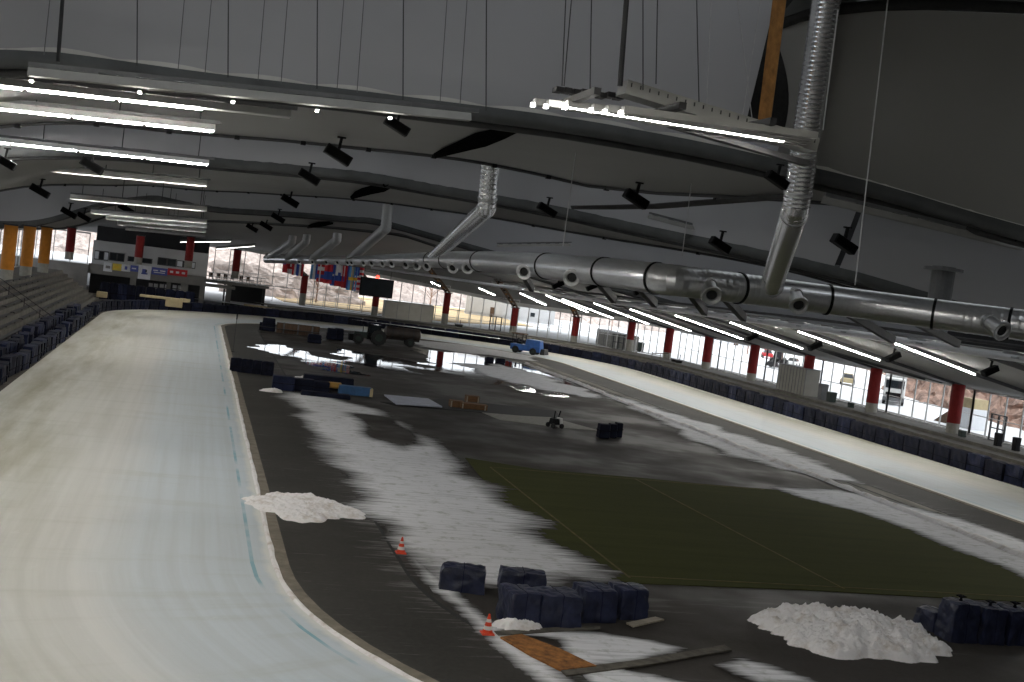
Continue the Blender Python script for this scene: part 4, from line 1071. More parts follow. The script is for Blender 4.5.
cable(620, 86, 628, -20, 21, 'dark_steel', .05, 'thick dark hose hanging onto the luminaire cluster')
cable(58, 62, 64, -20, 31, 'dark_steel', .05, 'thick dark hose hanging at the upper left')

# ------------------------------------------------------------------ edge mats (navy pads) round the ice
def pad_mesh(name, w, d, h, seed, mat):
    bm = MB(); nx, ny, nzv = 7, 3, 5
    def P(a, b, c):
        x, y, z = (a-.5)*w, (b-.5)*d, c*h
        k = nz(x*1.7+seed*3.1, y*2+seed, z*1.9)*.07
        x += k*(1 if a > .5 else -1)*(.3); y += k*1.2*(1 if b > .5 else -1)
        z += (.05*nz(x*2+seed, y*2, 5) if c > .9 else 0)
        ed = (abs(a-.5)*2)**6
        y *= 1-.10*ed*1; z *= 1-.05*ed*(c > .5)
        y *= 1+.06*math.sin(PI*c)
        return (x, y, max(z, 0))
    for fixed in (0, 1):
        bm.grid([[P(a, fixed, c) for a in np.linspace(0, 1, nx)] for c in np.linspace(0, 1, nzv)])
        bm.grid([[P(fixed, b, c) for b in np.linspace(0, 1, ny)] for c in np.linspace(0, 1, nzv)])
    bm.grid([[P(a, b, 1) for a in np.linspace(0, 1, nx)] for b in np.linspace(0, 1, ny)])
    return bm.build(name, mt[mat], smooth=False)
protos = []
def place_pad(x, y, rz, label, group, h=1.0, k=None, name='safety_mat'):
    k = random.randrange(6) if k is None else k
    while len(protos) <= k: protos.append(None)
    if protos[k] is None:
        o = pad_mesh('safety_mat', 1.92, .62, 1.1, k*1.7+.3, 'mat_blue' if k in (2, 4) else 'mat_navy'); protos[k] = o
        mb = MB(); mb.box((0, 0, .42), (1.86, .72, .045)); s = mb.build('strap', mt['strap'], o)
        mb = MB(); mb.box((.93, 0, .5), (.035, .70, .96)); mb.build('seam_flap', mt['strap'], o)
    else: o = dup(protos[k], (x, y, 0))
    o.location = (x, y, .0); o.rotation_euler.z = rz; o.scale = (1, 1, h)
    return tag(o, label, 'safety mat', group)
# right straight
y = 40.0; i = 0
while y < Y1:
    place_pad(CX+RO+.72+.06*random.uniform(-1, 1), y, PI/2+random.uniform(-.03, .03), 'dark navy padded safety mat in the row along the right ice', 'safety mats along the right ice', 1.15+random.uniform(-.04, .06)); y += 1.97
# far curve
R = RO+.75; a = 0.02
while a < PI-.02:
    x, y = CX+R*math.cos(a), Y1+R*math.sin(a)
    place_pad(x, y, a+PI/2, 'navy safety mat in the row round the far curve' if a < PI*.62 else 'dark navy safety mat at the far left end of the ice', 'safety mats round the far curve' if a < PI*.62 else 'safety mats at the far left end', 1.0+random.uniform(-.04, .05)); a += 1.97/R
# left straight, two rows deep, sloppy
y = 40.0
while y < Y1:
    place_pad(CX-RO-.62+.18*random.uniform(-1, 1), y, PI/2+random.uniform(-.10, .10), 'dark navy safety mat in the front row beside the left ice', 'front safety mats along the left ice', .95+random.uniform(-.1, .12)); y += 1.97
y = 52.0
while y < 128:
    o = place_pad(CX-RO-1.75+.15*random.uniform(-1, 1), y, PI/2+random.uniform(-.14, .14), 'dark navy safety mat stored in the second row on the left stand side', 'second row of safety mats on the left', 1.0+random.uniform(-.15, .1)); o.location.z = .36; y += 2.02
# far-left extra dark mats and beige foam blocks by the building
for j, px in enumerate((104, 113, 122, 131, 140, 150, 160, 170, 180, 190)):
    p = atY(px, 296, 163.5); o = place_pad(p.x, 163.5+.25*(j % 2), .03*j, 'upright navy mat leaning before the far left building, %s from the left' % ORD[j].replace(' nearest', '').replace('nearest', 'first'), 'upright mats before the far left building', 2.0); o.location.z = 0; o.scale.x = .60
for x0, x1, y0, y1, Y, lb in ((140, 171, 294, 300, 150, 'long beige foam block on the dark mats at the far end'), (166, 182, 297, 308, 151.5, 'square beige foam block leaning on the far mats'), (97, 107, 291, 298, 150, 'small beige foam lump at the left end of far mats'), (180, 190, 298, 303, 152.5, 'short beige foam block right of the square block'), (244, 275, 304, 309, 171.5, 'long beige foam block in the dark far recess')):
    a, b = atY(x0, y0, Y), atY(x1, y1, Y); mb = MB(); mb.box(((a.x+b.x)/2, Y, (a.z+b.z)/2), (b.x-a.x, .6, a.z-b.z), rz=-.02)
    tag(mb.build('foam_block', mt['beige'], bevel=.06), lb, 'foam block')
# ------------------------------------------------------------------ foreground wrapped bales
def bale(px, py, w, d, h, rz, label, seed, tufts=0, group=None, mat='tarp', flap=False, straps=1, fy=0.0):
    g = G(px, py); root = empty('wrapped_bale', (g.x, g.y+d/2+fy, .0), label, 'wrapped bale', group, rz)
    n = 24; mb = MB()
    def P(a, b, c):
        x, y, z = (a-.5)*w, (b-.5)*d, c*h
        # squash corners
        sq = lambda t: math.copysign(abs(t)**1.0, t)
        ca, cb, cc = (a-.5)*2, (b-.5)*2, c
        k = 1-.03*(max(0, abs(ca)-.8)*5)*(max(0, abs(cb)-.8)*5)-.025*max(0, cc-.8)*5*max(abs(ca), abs(cb))**3
        x *= k; y *= k
        f = .04*nz(x*2.6+seed, y*2.6, z*2.6+seed)+.02*nz(x*6, y*6+seed, z*5)+.022*abs(nz(x*4+z*5, y*4-z*4, seed))
        f += .014*math.sin((x+y)*11+2.2*z+seed)*(1-c)
        L = math.hypot(x, y)+1e-6
        x += f*x/L*1.2; y += f*y/L*1.2
        z = z*(1-.018*(abs(ca)**6+abs(cb)**6)*c)+(f*1.1 if c > .6 else 0)
        if c < .02: z = 0.005
        x *= 1+.05*(1-c); y *= 1+.05*(1-c)
        return (x, y, z)
    L = np.linspace(0, 1, n)
    for fx in (0, 1):
        mb.grid([[P(a, fx, c) for a in L] for c in L]); mb.grid([[P(fx, b, c) for b in L] for c in L])
    mb.grid([[P(a, b, 1) for a in L] for b in L])
    mb.build('tarpaulin', mt[mat], root, smooth=True)
    for s in range(straps):
        u = lerp(.24, .76, s/(max(1, straps-1))) if straps > 1 else .5
        e = .02
        def S2(b, c, w_=.008):
            out = []
            for du in (-w_, w_):
                q = Vector(P(u+du, b, c)); n_ = Vector((0, (b-.5)*2 if b in (0, 1) else 0, 1 if c == 1 else 0)); out.append(q+n_.normalized()*e)
            return out
        rows = [S2(0, c) for c in L[1:]]+[S2(b, 1) for b in L[1:-1]]+[S2(1, c) for c in L[::-1][:-1]]
        mb = MB(); mb.grid(rows); mb.build('strap', mt['mat_blue'], root, solid=.01)
    if flap:
        rows = []
        for a in np.linspace(.02, .98, 16):
            row = []
            for t in np.linspace(0, 1, 5):
                q = Vector(P(a, 0, 1-.42*t)); row.append(q+Vector((0, -.015-.02*t-.015*nz(a*7, t*3, seed), -.0)))
            rows.append(row)
        mb = MB(); mb.grid(rows); mb.build('flap', mt[mat], root, smooth=True, solid=.008)
    for k in range(tufts):
        mb = MB(); c = Vector(((k-(tufts-1)/2)*.3, 0, h-.02))
        mb.tube([c, c+Vector((0, 0, .10)), c+Vector((.01, 0, .15))], [.07, .035, .05], 8)
        for j in range(6):
            a = j*PI/3; mb.tube([c+Vector((0, 0, .12)), c+Vector((.08*math.cos(a), .08*math.sin(a), .17)), c+Vector((.17*math.cos(a), .17*math.sin(a), .15+.03*(j % 2)))], [.03, .04, .015], 6)
        mb.build('tied_knot', mt['strap'], root, smooth=True)
    return root
GB = 'dark blue wrapped bales on the infield'
bale(464, 593, 1.30, .75, .72, -.22, 'dark blue wrapped bale standing alone left of the others', 1.1, group=GB)
bale(524, 593, 1.38, .70, .62, -.18, 'dark blue wrapped bale behind the front row, near the snow', 2.3, group=GB)
bale(521, 628, .85, 1.05, .95, .12, 'dark blue wrapped bale at the left end of the front row', 3.2, group=GB, flap=False)
bale(558, 629, 1.22, 1.0, .92, .10, 'dark blue wrapped bale, second from left in the front row, nearest the board', 4.4, group=GB)
bale(597, 623, 1.02, 1.0, .92, .12, 'dark blue wrapped bale, third from left in the front row', 5.7, group=GB, straps=1)
bale(631, 620, .88, 1.0, .88, .14, 'dark blue wrapped bale at the right end of the front row', 6.1, group=GB, straps=1, flap=False)
bale(938, 632, .75, .8, .62, .25, 'low dark blue bale beside the tall tied bales and the snow heap', 7.3, group=GB, flap=False)
bale(963, 643, .92, .8, 1.22, .04, 'tall dark blue bale with a tied knot, left of the tall ones', 8.5, tufts=1, group=GB, straps=1)
bale(993, 645, .80, .8, 1.12, -.04, 'tall dark blue bale with a tied knot, second of the tall ones', 9.4, tufts=1, group=GB, straps=1)
bale(1018, 646, .78, .8, 1.12, .03, 'tall dark blue bale with a tied knot at the right picture edge', 10.6, tufts=1, group=GB, straps=1)

# cones
def cone(px, py, label):
    g = G(px, py); root = empty('traffic_cone', (g.x, g.y, .03), label, 'traffic cone', 'traffic cones')
    mb = MB(); mb.box((0, 0, .02), (.34, .34, .04)); mb.build('base', mt['cone_red'], root, bevel=.012)
    def seg(z0, z1): r = lambda z: .135*(1-z/.56)+.018; return [(0, 0, z0), (0, 0, z1)], [r(z0), r(z1)]
    for z0, z1, m, nme in ((.04, .13, 'cone_red', 'body'), (.13, .23, 'cone_white', 'white_band'), (.23, .33, 'cone_red', 'body'), (.33, .41, 'cone_white', 'white_band'), (.41, .54, 'cone_red', 'tip')):
        p, r_ = seg(z0, z1); mb = MB(); mb.tube(p, r_, 20); mb.build(nme, mt[m], root, smooth=False)
cone(400.5, 554, 'small orange cone with white bands at the end of the drain, farther of two')
cone(487, 635, 'orange cone with white bands beside the rust brown board, nearer of two')
# rust brown board and planks
def slab(px, z0, z1, mat, name, label, cat):
    P = [tuple(G(*p)[:2]) for p in px]; mb = MB()
    area = sum(P[i][0]*P[(i+1) % len(P)][1]-P[(i+1) % len(P)][0]*P[i][1] for i in range(len(P)))
    mb.prism(P if area > 0 else P[::-1], z0, z1); return tag(mb.build(name, mt[mat]), label, cat)
slab([(500, 640), (521, 637), (560, 652), (596, 669), (560, 673), (530, 658)], .04, .09, 'rust', 'brown_board', 'rust brown board lying in the thin snow beside the nearer cone', 'board')
slab([(626, 625.5), (655, 619.5), (664, 622), (633, 629)], .04, .09, 'plank', 'plank', 'pale wooden plank in front of the front row of bales', 'plank')
slab([(560, 672), (640, 662), (724, 647), (732, 652), (648, 667), (566, 678)], .03, .07, 'beam_wood', 'beam', 'long grey timber beam across the ground in front of the bales', 'beam')
slab([(494, 633), (560, 629), (600, 628), (600, 631), (560, 633), (498, 637)], .03, .06, 'beam_wood', 'beam', 'grey batten under the front edge of the wrapped bales', 'beam')
# ------------------------------------------------------------------ middle distance: mats, crates, machines
def simple_mat(px, py, w, d, h, label, mat='mat_navy', rz=0.0, group=None, z=0.0, name='foam_mat'):
    g = G(px, py); mb = MB(); mb.box((0, 0, h/2), (w, d, h), top=.97)
    o = mb.build(name, mt[mat], bevel=.06); o.location = (g.x, g.y+d/2, z+.02); o.rotation_euler.z = rz
    return tag(o, label, 'mat', group)
for j, px in enumerate((236, 247, 258, 267)):
    o = place_pad(G(px, 372.5+j*1.25).x, G(px, 372.5+j*1.25).y+.6, .0, 'black mat beside the left ice edge, %s in its row of four' % ('leftmost', 'second', 'third', 'rightmost')[j], 'row of four black mats by the ice', .95, k=(0, 1, 3, 5)[j]); o.scale.x = .47
for j, (px, py, w, h, m, lb) in enumerate(((283, 391, 1.5, .95, 'mat_blue', 'navy blue mat at the left end of the long mat row'), (302, 392, 1.6, .85, 'mat_navy', 'dark navy mat second in the long mat row'), (321, 394, 1.1, .8, 'mat_navy', 'dark navy mat in the long row left of the yellow one'))):
    o = simple_mat(px, py, w, .9, h, lb, m, -.02, 'long row of mats on the infield'); mb = MB(); mb.box((0, 0, h*.5), (w*.98, .93, .05)); mb.build('strap', mt['strap'], o)
simple_mat(326, 398, 3.3, .8, .3, 'flat navy mat lying in front of the long mat row', 'mat_navy', -.03)
o = simple_mat(329, 392.5, 1.7, .6, .38, 'yellow orange foam mat in the long mat row', 'yellow', -.03, z=.3); 
simple_mat(313, 391.5, .5, .5, .35, 'small pale blue mat left of the yellow mat', 'bright_blue', -.1, z=.3)
o = simple_mat(355, 396, 2.3, .7, .62, 'bright blue mat at the right end of the long mat row', 'bright_blue', -.02); mb = MB(); mb.box((1.1, -.05, .3), (.2, .75, .56)); mb.build('end_cap', mt['beige'], o)
simple_mat(328, 390.0, 3.6, .8, .92, 'black top mat behind the yellow and blue ones', 'mat_navy', -.02)
slab([(384, 396), (428, 400), (442, 408), (396, 405)], .03, .12, 'pale_sheet', 'pale_sheet', 'pale lilac grey sheet lying left of the wooden crates', 'sheet')
slab([(380, 402), (400, 406), (450, 410), (520, 416), (560, 418), (556, 411), (500, 405), (440, 399), (432, 400), (444, 409), (396, 406)], .0, .028, 'rubber', 'rubber_strip', 'black strip on the floor under crates and sheet', 'floor strip')
def crate(px, py, w, d, h, label, z=.03):
    g = G(px, py); root = empty('wooden_crate', (g.x, g.y+d/2, z), label, 'crate', 'wooden crates by the pale sheet', -.05)
    mb = MB()
    for k in range(4): mb.box((0, 0, h*(k+.5)/4), (w, d, h/4*.86))
    mb.box((0, 0, h/2), (w*.96, d*.96, h*.98)); mb.build('boards', mt['wood'], root)
    mb = MB()
    for sx in (-1, 1): mb.box((sx*w*.42, -d/2-.012, h/2), (.09, .03, h))
    mb.build('batten', mt['plank'], root)
    mb = MB(); mb.box((0, 0, h+.015), (w, d, .03)); mb.build('lid', mt['wood'], root); return root
crate(457, 408, .95, .8, .42, 'low wooden crate, left of the crate group')
crate(474, 410, 1.9, .8, .34, 'long low wooden crate under the taller one', .03)
o = crate(472, 408, .95, .7, .40, 'wooden crate on top of the long low crate', .41)
# small white and black machine
g = G(555, 428); root = empty('floor_machine', (g.x, g.y, .02), 'small white and black wheeled floor machine with two raised handles', 'machine', None, .3)
mb = MB(); mb.box((-.1, 0, .42), (.55, .6, .4), top=.85); mb.build('motor_body', mt['black'], root, bevel=.05)
mb = MB(); mb.box((.28, 0, .36), (.30, .55, .62), top=.8); mb.build('white_tank', mt['white_paint'], root, bevel=.05)
for sx, sy in ((-.38, -.3), (-.38, .3), (.3, -.3), (.3, .3)):
    mb = MB(); mb.tube([(sx, sy-.05, .16), (sx, sy+.05, .16)], .16, 14); mb.build('wheel', mt['rubber'], root)
mb = MB(); mb.tube([(-.3, -.2, .6), (-.36, -.3, .85), (-.34, -.3, 1.15)], .035, 8); mb.build('handle', mt['black'], root)
mb = MB(); mb.tube([(.3, .2, .6), (.55, .5, .75), (.7, .6, 1.05)], .05, 8); mb.build('handle', mt['black'], root)
slab([(480, 412), (545, 416), (600, 431), (560, 428), (500, 420)], .0, .027, 'concrete_light', 'floor_patch', 'pale grey patch of floor around the floor machine', 'floor patch')['kind'] = 'structure'
for j, (px, w, h) in enumerate(((604, .72, .92), (613, .5, .9), (619, .42, .95))):
    g = G(px, 439-j*.6); root = empty('barrel', (g.x, g.y+.3, .02), 'black wrapped block, %s of three standing together on the infield' % ('left big one', 'middle one', 'right narrow one')[j], 'block', 'three black blocks')
    mb = MB(); mb.box((0, 0, h/2), (w, .7, h), top=.93); mb.build('cover', mt['mat_navy'], root, bevel=.07)
    mb = MB(); mb.box((0, 0, h*.55), (w*1.02, .72, .04)); mb.build('strap', mt['strap'], root)
# thin pole by the left ice edge
a, b = G(233, 352), None; mb = MB(); mb.tube([(0, 0, 0), (.0, 0, 3.3)], .035, 8); o = mb.build('marker_pole', mt['dark_steel']); o.location = (a.x, a.y, 0)
tag(o, 'thin dark pole standing at the far inner edge of the left ice', 'pole')
mb = MB(); mb.box((0, 0, 3.1), (.12, .12, .5)); mb.build('pole_head', mt['black'], o); mb = MB(); mb.tube([(0, 0, 0), (0, 0, .06)], .16, 12); mb.build('foot', mt['black'], o)
# far dark benches / covered boards
def far_board(px0, px1, py, h, d, label, mat='strut_brown', posts=3):
    a, b = G(px0, py), G(px1, py+(px1-px0)*.13); b.y = a.y; root = empty('team_bench', (a.x, a.y, .02), label, 'bench')
    L = max(.5, b.x-a.x); mb = MB(); mb.box((L/2, 0, h/2), (L, .12, h)); mb.build('back_board', mt[mat], root)
    mb = MB(); mb.box((L/2, -.28, .45), (L, .4, .06)); mb.build('seat', mt['dark_steel'], root)
    for i in range(posts):
        x = L*(i+.5)/posts; mb = MB(); mb.box((x, -.08, h/2), (.16, .2, h*1.06)); mb.build('post', mt['steel'], root)
    return root
far_board(276, 320, 332.5, 1.15, 0, 'long dark brown team bench at the far end of the infield')
far_board(259, 275, 330, .9, 0, 'short dark team bench left of the long one', 'mat_navy', 2)
for px, py, w, h, lb in ((268, 331, 1.5, 1.45, 'black covered block behind the short team bench'), (314, 343, 1.5, .9, 'black covered block in front of the far team bench'), (331, 339.5, 1.1, 1.25, 'black covered block between bench and tractor'), (338, 340, 1.1, 1.3, 'second black covered block left of the tractor'), (489, 362, .9, .55, 'flat black mat on the far infield left of the thin pole'), (500, 363.5, 1.0, .55, 'flat black mat on the far infield beside the thin pole')):
    g = G(px, py); root = empty('covered_block', (g.x, g.y, .02), lb, 'covered block'); mb = MB(); mb.box((0, 0, h/2), (w, .9, h), top=.9); mb.build('cover', mt['mat_navy'], root, bevel=.1)
    mb = MB(); mb.box((0, 0, h*.5), (w*1.0, .93, .06)); mb.build('strap', mt['strap'], root)
# tractor
def wheel(c, r, w, root, n=22):
    c = Vector(c); mb = MB(); mb.tube([c-Vector((0, w/2, 0)), c-Vector((0, w*.35, 0)), c+Vector((0, w*.35, 0)), c+Vector((0, w/2, 0))], [r*.86, r, r, r*.86], n)
    for k in range(14):
        a = k*2*PI/14; mb.box(c+Vector((r*math.cos(a), 0, r*math.sin(a))), (.09, w*.95, .09), rot=Matrix.Rotation(-a, 3, 'Y'))
    o = mb.build('wheel', mt['rubber'], root); mb = MB(); mb.tube([c-Vector((0, w/2+.02, 0)), c+Vector((0, w/2+.02, 0))], r*.5, 16); mb.build('hub', mt['green'], o)
g = G(368, 344); T = empty('tractor', (g.x, g.y, .02), 'dark tractor with open cab at the far end, hitched to a cylindrical tank', 'tractor')
mb = MB(); mb.box((-.95, 0, .95), (1.6, .75, .65), top=.9); mb.build('bonnet', mt['green'], T, bevel=.05)
mb = MB(); mb.box((.45, 0, .8), (1.4, .9, .5)); mb.build('chassis', mt['black'], T)
cab = MB()
for sx in (-.1, 1.15):
    for sy in (-.62, .62): cab.beam((sx, sy, 1.0), (sx*.95+.02, sy*.92, 2.3), .08, .08)
cab.box((.5, 0, 1.15), (1.4, 1.35, .3)); c_ = cab.build('cab', mt['black'], T)
mb = MB(); mb.box((.5, 0, 2.36), (1.65, 1.5, .16), top=.92); mb.build('roof', mt['mat_navy'], T, bevel=.04)
mb = MB(); mb.box((.52, 0, 1.75), (1.15, 1.2, .95)); mb.build('cab_glass', mt['dark_glass'], T)
mb = MB(); mb.box((.55, 0, 1.25), (.5, .5, .12)); mb.box((.8, 0, 1.55), (.12, .5, .6)); mb.build('seat', mt['black'], T)
mb = MB(); mb.tube([(-.7, .2, 1.2), (-.7, .2, 2.1)], .05, 8); mb.build('exhaust', mt['dark_steel'], T)
for sy in (-.8, .8): wheel((1.0, sy, .85), .85, .42, T); wheel((-1.25, sy, .55), .55, .3, T)
mb = MB(); mb.box((-2.0, 0, .6), (.5, 1.1, .7)); mb.build('front_weight', mt['black'], T)
g2 = G(401, 346); K = empty('tank_trailer', (g2.x, g2.y, .02), 'brown grey cylindrical tank trailer behind the tractor', 'trailer')
mb = MB(); mb.tube([(-2.1, 0, 1.35), (-1.95, 0, 1.35), (1.95, 0, 1.35), (2.1, 0, 1.35)], [.45, .72, .72, .45], 24); mb.build('tank', mt['tank'], K, smooth=False)
for x in (-1.2, 0, 1.2): mb = MB(); mb.tube([(x-.04, 0, 1.35), (x+.04, 0, 1.35)], .74, 24); mb.build('tank_band', mt['dark_steel'], K)
mb = MB(); mb.box((.2, 0, .7), (3.6, .7, .14)); mb.beam((-1.6, 0, .7), (-3.0, 0, .55), .14, .14); mb.build('drawbar_frame', mt['dark_steel'], K)
for sy in (-.6, .6): wheel((.9, sy, .5), .5, .34, K)
mb = MB(); mb.box((-2.5, 0, 1.1), (.5, .5, .4)); mb.tube([(-2.2, 0, 1.3), (-2.45, 0, 1.55), (-2.8, 0, 1.4)], .06, 8); mb.build('pump', mt['white_paint'], K)
# blue ice resurfacer on the far right ice
p = G(526, 354); Z = empty('ice_resurfacer', (p.x, p.y, .06), 'blue ice resurfacing vehicle parked on the far right ice', 'ice resurfacer', None, -.55)
mb = MB(); mb.box((.0, 0, .75), (3.9, 1.9, .75)); mb.build('chassis_body', mt['blue_paint'], Z, bevel=.08)
mb = MB(); mb.box((.95, 0, 1.45), (2.0, 1.85, .85), top=.9); mb.build('snow_hopper', mt['blue_paint'], Z, bevel=.1)
mb = MB(); mb.box((-1.0, 0, 1.25), (.6, .6, .3)); mb.box((-1.2, 0, 1.55), (.12, .6, .6)); mb.build('driver_seat', mt['black'], Z)
mb = MB()
for sx in (-1.75, -.45):
    for sy in (-.8, .8): mb.beam((sx, sy, 1.1), (sx, sy, 2.35), .08, .08)
mb.build('cab_post', mt['black'], Z); mb = MB(); mb.box((-1.1, 0, 2.4), (1.7, 1.8, .14)); mb.build('cab_roof', mt['strut_brown'], Z, bevel=.03)
mb = MB(); mb.box((2.35, 0, .5), (.6, 2.2, .7), top=.8); mb.build('conditioner', mt['dark_steel'], Z, bevel=.04)
mb = MB(); mb.box((-1.98, 0, .95), (.1, 1.4, .35)); mb.build('grille', mt['black'], Z)
for sx in (-1.2, 1.1):
    for sy in (-.92, .92): wheel((sx, sy, .42), .42, .28, Z)

# ------------------------------------------------------------------ scoreboard, flags, cabins
sa, sb, sc_ = atY(361, 276.5, 158), atY(394, 280.5, 158), atY(360.5, 295, 158)
W_ = sb.x-sa.x; H_ = sa.z-sc_.z
SB = empty('scoreboard', ((sa.x+sb.x)/2, 158, sc_.z), 'black rectangular scoreboard with a red light on top, hanging below the duct', 'scoreboard')
mb = MB(); mb.box((0, 0, H_/2), (W_, .5, H_)); mb.build('cabinet', mt['black'], SB, bevel=.03)
mb = MB(); mb.box((0, -.26, H_/2), (W_*.94, .03, H_*.88)); mb.build('screen', mt['dark_glass'], SB)
mb = MB(); mb.tube([(0, 0, H_), (0, 0, H_+.2), (0, 0, H_+.42)], [.22, .22, .12], 12); mb.build('signal_lamp', mt['red_light'], SB)
mb = MB()
for s in (-.4, .4): mb.tube([(W_*s, 0, H_), (W_*s, 0, H_+2.6)], .03, 6)
mb.build('hanger', mt['dark_steel'], SB)
def flag(px0, px1, y0, y1, Y, stripes, orient, label, extra=()):
    a, b = atY(px0, y0, Y), atY(px1, y1, Y); W_, H_ = b.x-a.x, a.z-b.z
    mats = sorted(set(stripes) | {e[4] for e in extra}); mb = MB(); n = len(stripes); nx = 6
    def q(u, v, off=0): return (a.x+u*W_, Y+.12*math.sin(u*9+px0)*(1-v*.3)-off, a.z-H_*v)
    for i, s in enumerate(stripes):
        mb.mat(mats.index(s)); u0, u1, v0, v1 = (i/n, (i+1)/n, 0, 1) if orient == 'v' else (0, 1, i/n, (i+1)/n)
        mb.grid([[q(lerp(u0, u1, t), lerp(v0, v1, w)) for t in np.linspace(0, 1, nx)] for w in np.linspace(0, 1, 4)])
    for (u0, u1, v0, v1, s) in extra:
        mb.mat(mats.index(s)); mb.grid([[q(lerp(u0, u1, t), lerp(v0, v1, w), .03) for t in np.linspace(0, 1, nx)] for w in np.linspace(0, 1, 4)])
    o = mb.build('flag', [mt[m] for m in mats], solid=.02); tag(o, label, 'flag', 'flags hanging at the far end')
    mb = MB(); mb.tube([(a.x-.05, Y, a.z+.03), (b.x+.05, Y, a.z+.03)], .035, 6); mb.build('flag_rod', mt['dark_steel'], o)
FYF = 164
R_, B_, Wt, Ye, Lb = 'f_red', 'f_blue', 'f_white', 'f_yellow', 'f_lightblue'
for args in [(283.5, 288, 259, 273, [R_], 'v', 'red flag with blue canton and white cross, leftmost flag', [(.0, .5, 0, .4, B_), (.2, .3, .05, .35, Wt)]),
             (288.5, 293, 259.5, 274, [R_, R_, Wt], 'h', 'red flag with white lower end, second flag from the left', [(.4, .6, .1, .5, Wt)]),
             (293.2, 297.5, 260, 275.5, [R_, Wt, B_], 'v', 'red white and blue flag left of the far column', []),
             (298, 302.5, 260.5, 276.5, [B_, Wt, R_], 'v', 'blue white and red flag beside the far column', []),
             (311.5, 317, 262, 279.5, [Lb, Wt, B_], 'v', 'pale blue flag at the left of the second flag group', []),
             (318, 324.5, 262.5, 282.5, [R_, Wt, R_, B_, R_], 'h', 'red flag with blue and white bands in the second group', [(.3, .45, .0, 1, Wt)]),
             (325, 331.5, 263, 284, [R_, R_, B_, B_, R_], 'h', 'red flag with a blue middle in the second group', []),
             (332, 335, 264, 286, [B_], 'v', 'narrow deep blue flag in the second group', [(.3, .6, .45, .55, Wt)]),
             (335.5, 343, 264.5, 287, [Wt, Wt, B_, R_], 'h', 'white blue and red flag with blue centre', [(.35, .65, .35, .6, B_)]),
             (343.3, 348, 265.5, 288.5, [R_, R_, B_], 'v', 'red flag with blue side right of the white one', []),
             (348.5, 355.5, 266, 291, [Lb], 'v', 'light blue flag with a yellow cross', [(.4, .6, .0, 1, Ye), (0, 1, .45, .58, Ye)]),
             (356, 361.5, 267, 293, [R_, Wt]*5, 'h', 'red and white striped flag with blue canton beside the scoreboard', [(0, .5, 0, .34, B_)])]:
    px0, px1, y0, y1, st, ori, lb, ex = args; flag(px0, px1, y0, y1, FYF, st, ori, lb, ex)
# grey cabins on the terrace
def cabin(P4, plane, val, depth, label, mat='grey_box', ribs=0):
    pts = [(atY if plane == 'Y' else atX)(*q, val) for q in P4]
    z1 = (pts[0].z+pts[1].z)/2; z0 = min(pts[2].z, pts[3].z)-.15
    root = None
    if plane == 'Y':
        xa, xb = pts[0].x, pts[1].x; c = ((xa+xb)/2, val+depth/2, (z0+z1)/2); d = (xb-xa, depth, z1-z0)
    else:
        ya, yb = pts[1].y, pts[0].y; c = (val+depth/2, (ya+yb)/2, (z0+z1)/2); d = (depth, abs(yb-ya), z1-z0)
    root = empty('cabin', (c[0], c[1], c[2]-d[2]/2), label, 'cabin')
    mb = MB(); mb.box((0, 0, d[2]/2), d); mb.build('cladding', mt[mat], root)
    mb = MB(); mb.box((0, 0, d[2]+.03), (d[0]+.1, d[1]+.1, .07)); mb.build('roof', mt['steel'], root)
    n = ribs or 4
    for k in range(n+1):
        mb = MB()
        if plane == 'Y': mb.box((-d[0]/2+d[0]*k/n, -d[1]/2-.02, d[2]/2), (.06, .05, d[2]))
        else: mb.box((-d[0]/2-.02, -d[1]/2+d[1]*k/n, d[2]/2), (.05, .06, d[2]))
        mb.build('rib', mt['steel'], root)
cabin([(386, 300.5), (434, 306.5), (433.5, 322), (386, 315.5)], 'Y', 170, 2.2, 'long grey cabin on the far curve of the terrace')
cabin([(597.6, 330), (629, 334.5), (626, 354), (597.6, 349)], 'X', 60.2, 1.6, 'grey cabin on the right terrace before the seventh column')
cabin([(779.5, 365), (807, 368), (806, 398), (779, 391.5)], 'X', 60.6, 1.6, 'ribbed grey cabin on the right terrace between red columns', ribs=9)
p = atX(705, 373, 59.5)
# terrace clutter: bins, electric boxes
def bin_(px, py, label, h=.95, mat='black', X=60.9, w=.5):
    p = atX(px, py, X); z = 1.2 if X > 59 else .95
    root = empty('waste_bin', (X, p.y, z), label, 'bin'); mb = MB(); mb.box((0, 0, h/2), (w*.85, w*.85, h), top=1.12); mb.build('body', mt[mat], root, bevel=.03)
    mb = MB(); mb.box((0, 0, h+.04), (w*1.05, w*1.05, .08), top=.8); mb.build('lid', mt[mat], root, bevel=.02)
    mb = MB(); mb.tube([(w*.4, -.2, .08), (w*.4, .2, .08)], .08, 10); mb.build('wheel', mt['rubber'], root)
bin_(998, 441, 'black wheeled bin by the right glazing door, left one'); bin_(1016, 446, 'black wheeled bin at the right picture edge')
bin_(962, 434, 'dark green low bin beside the nearest red column in view', .45, 'green'); bin_(851, 404, 'small dark green bin by the glazing left of the third column', .4, 'green')
for px, py, h, m, lb in ((822, 398, 1.5, 'steel', 'tall grey cabinet right of the ribbed cabin'), (831, 400, .9, 'green', 'low green grey cabinet right of the ribbed cabin'), (640, 352, 1.3, 'green', 'green grey switch box right of the grey cabin')):
    bin_(px, py, lb, h, m, 61.3, .8)
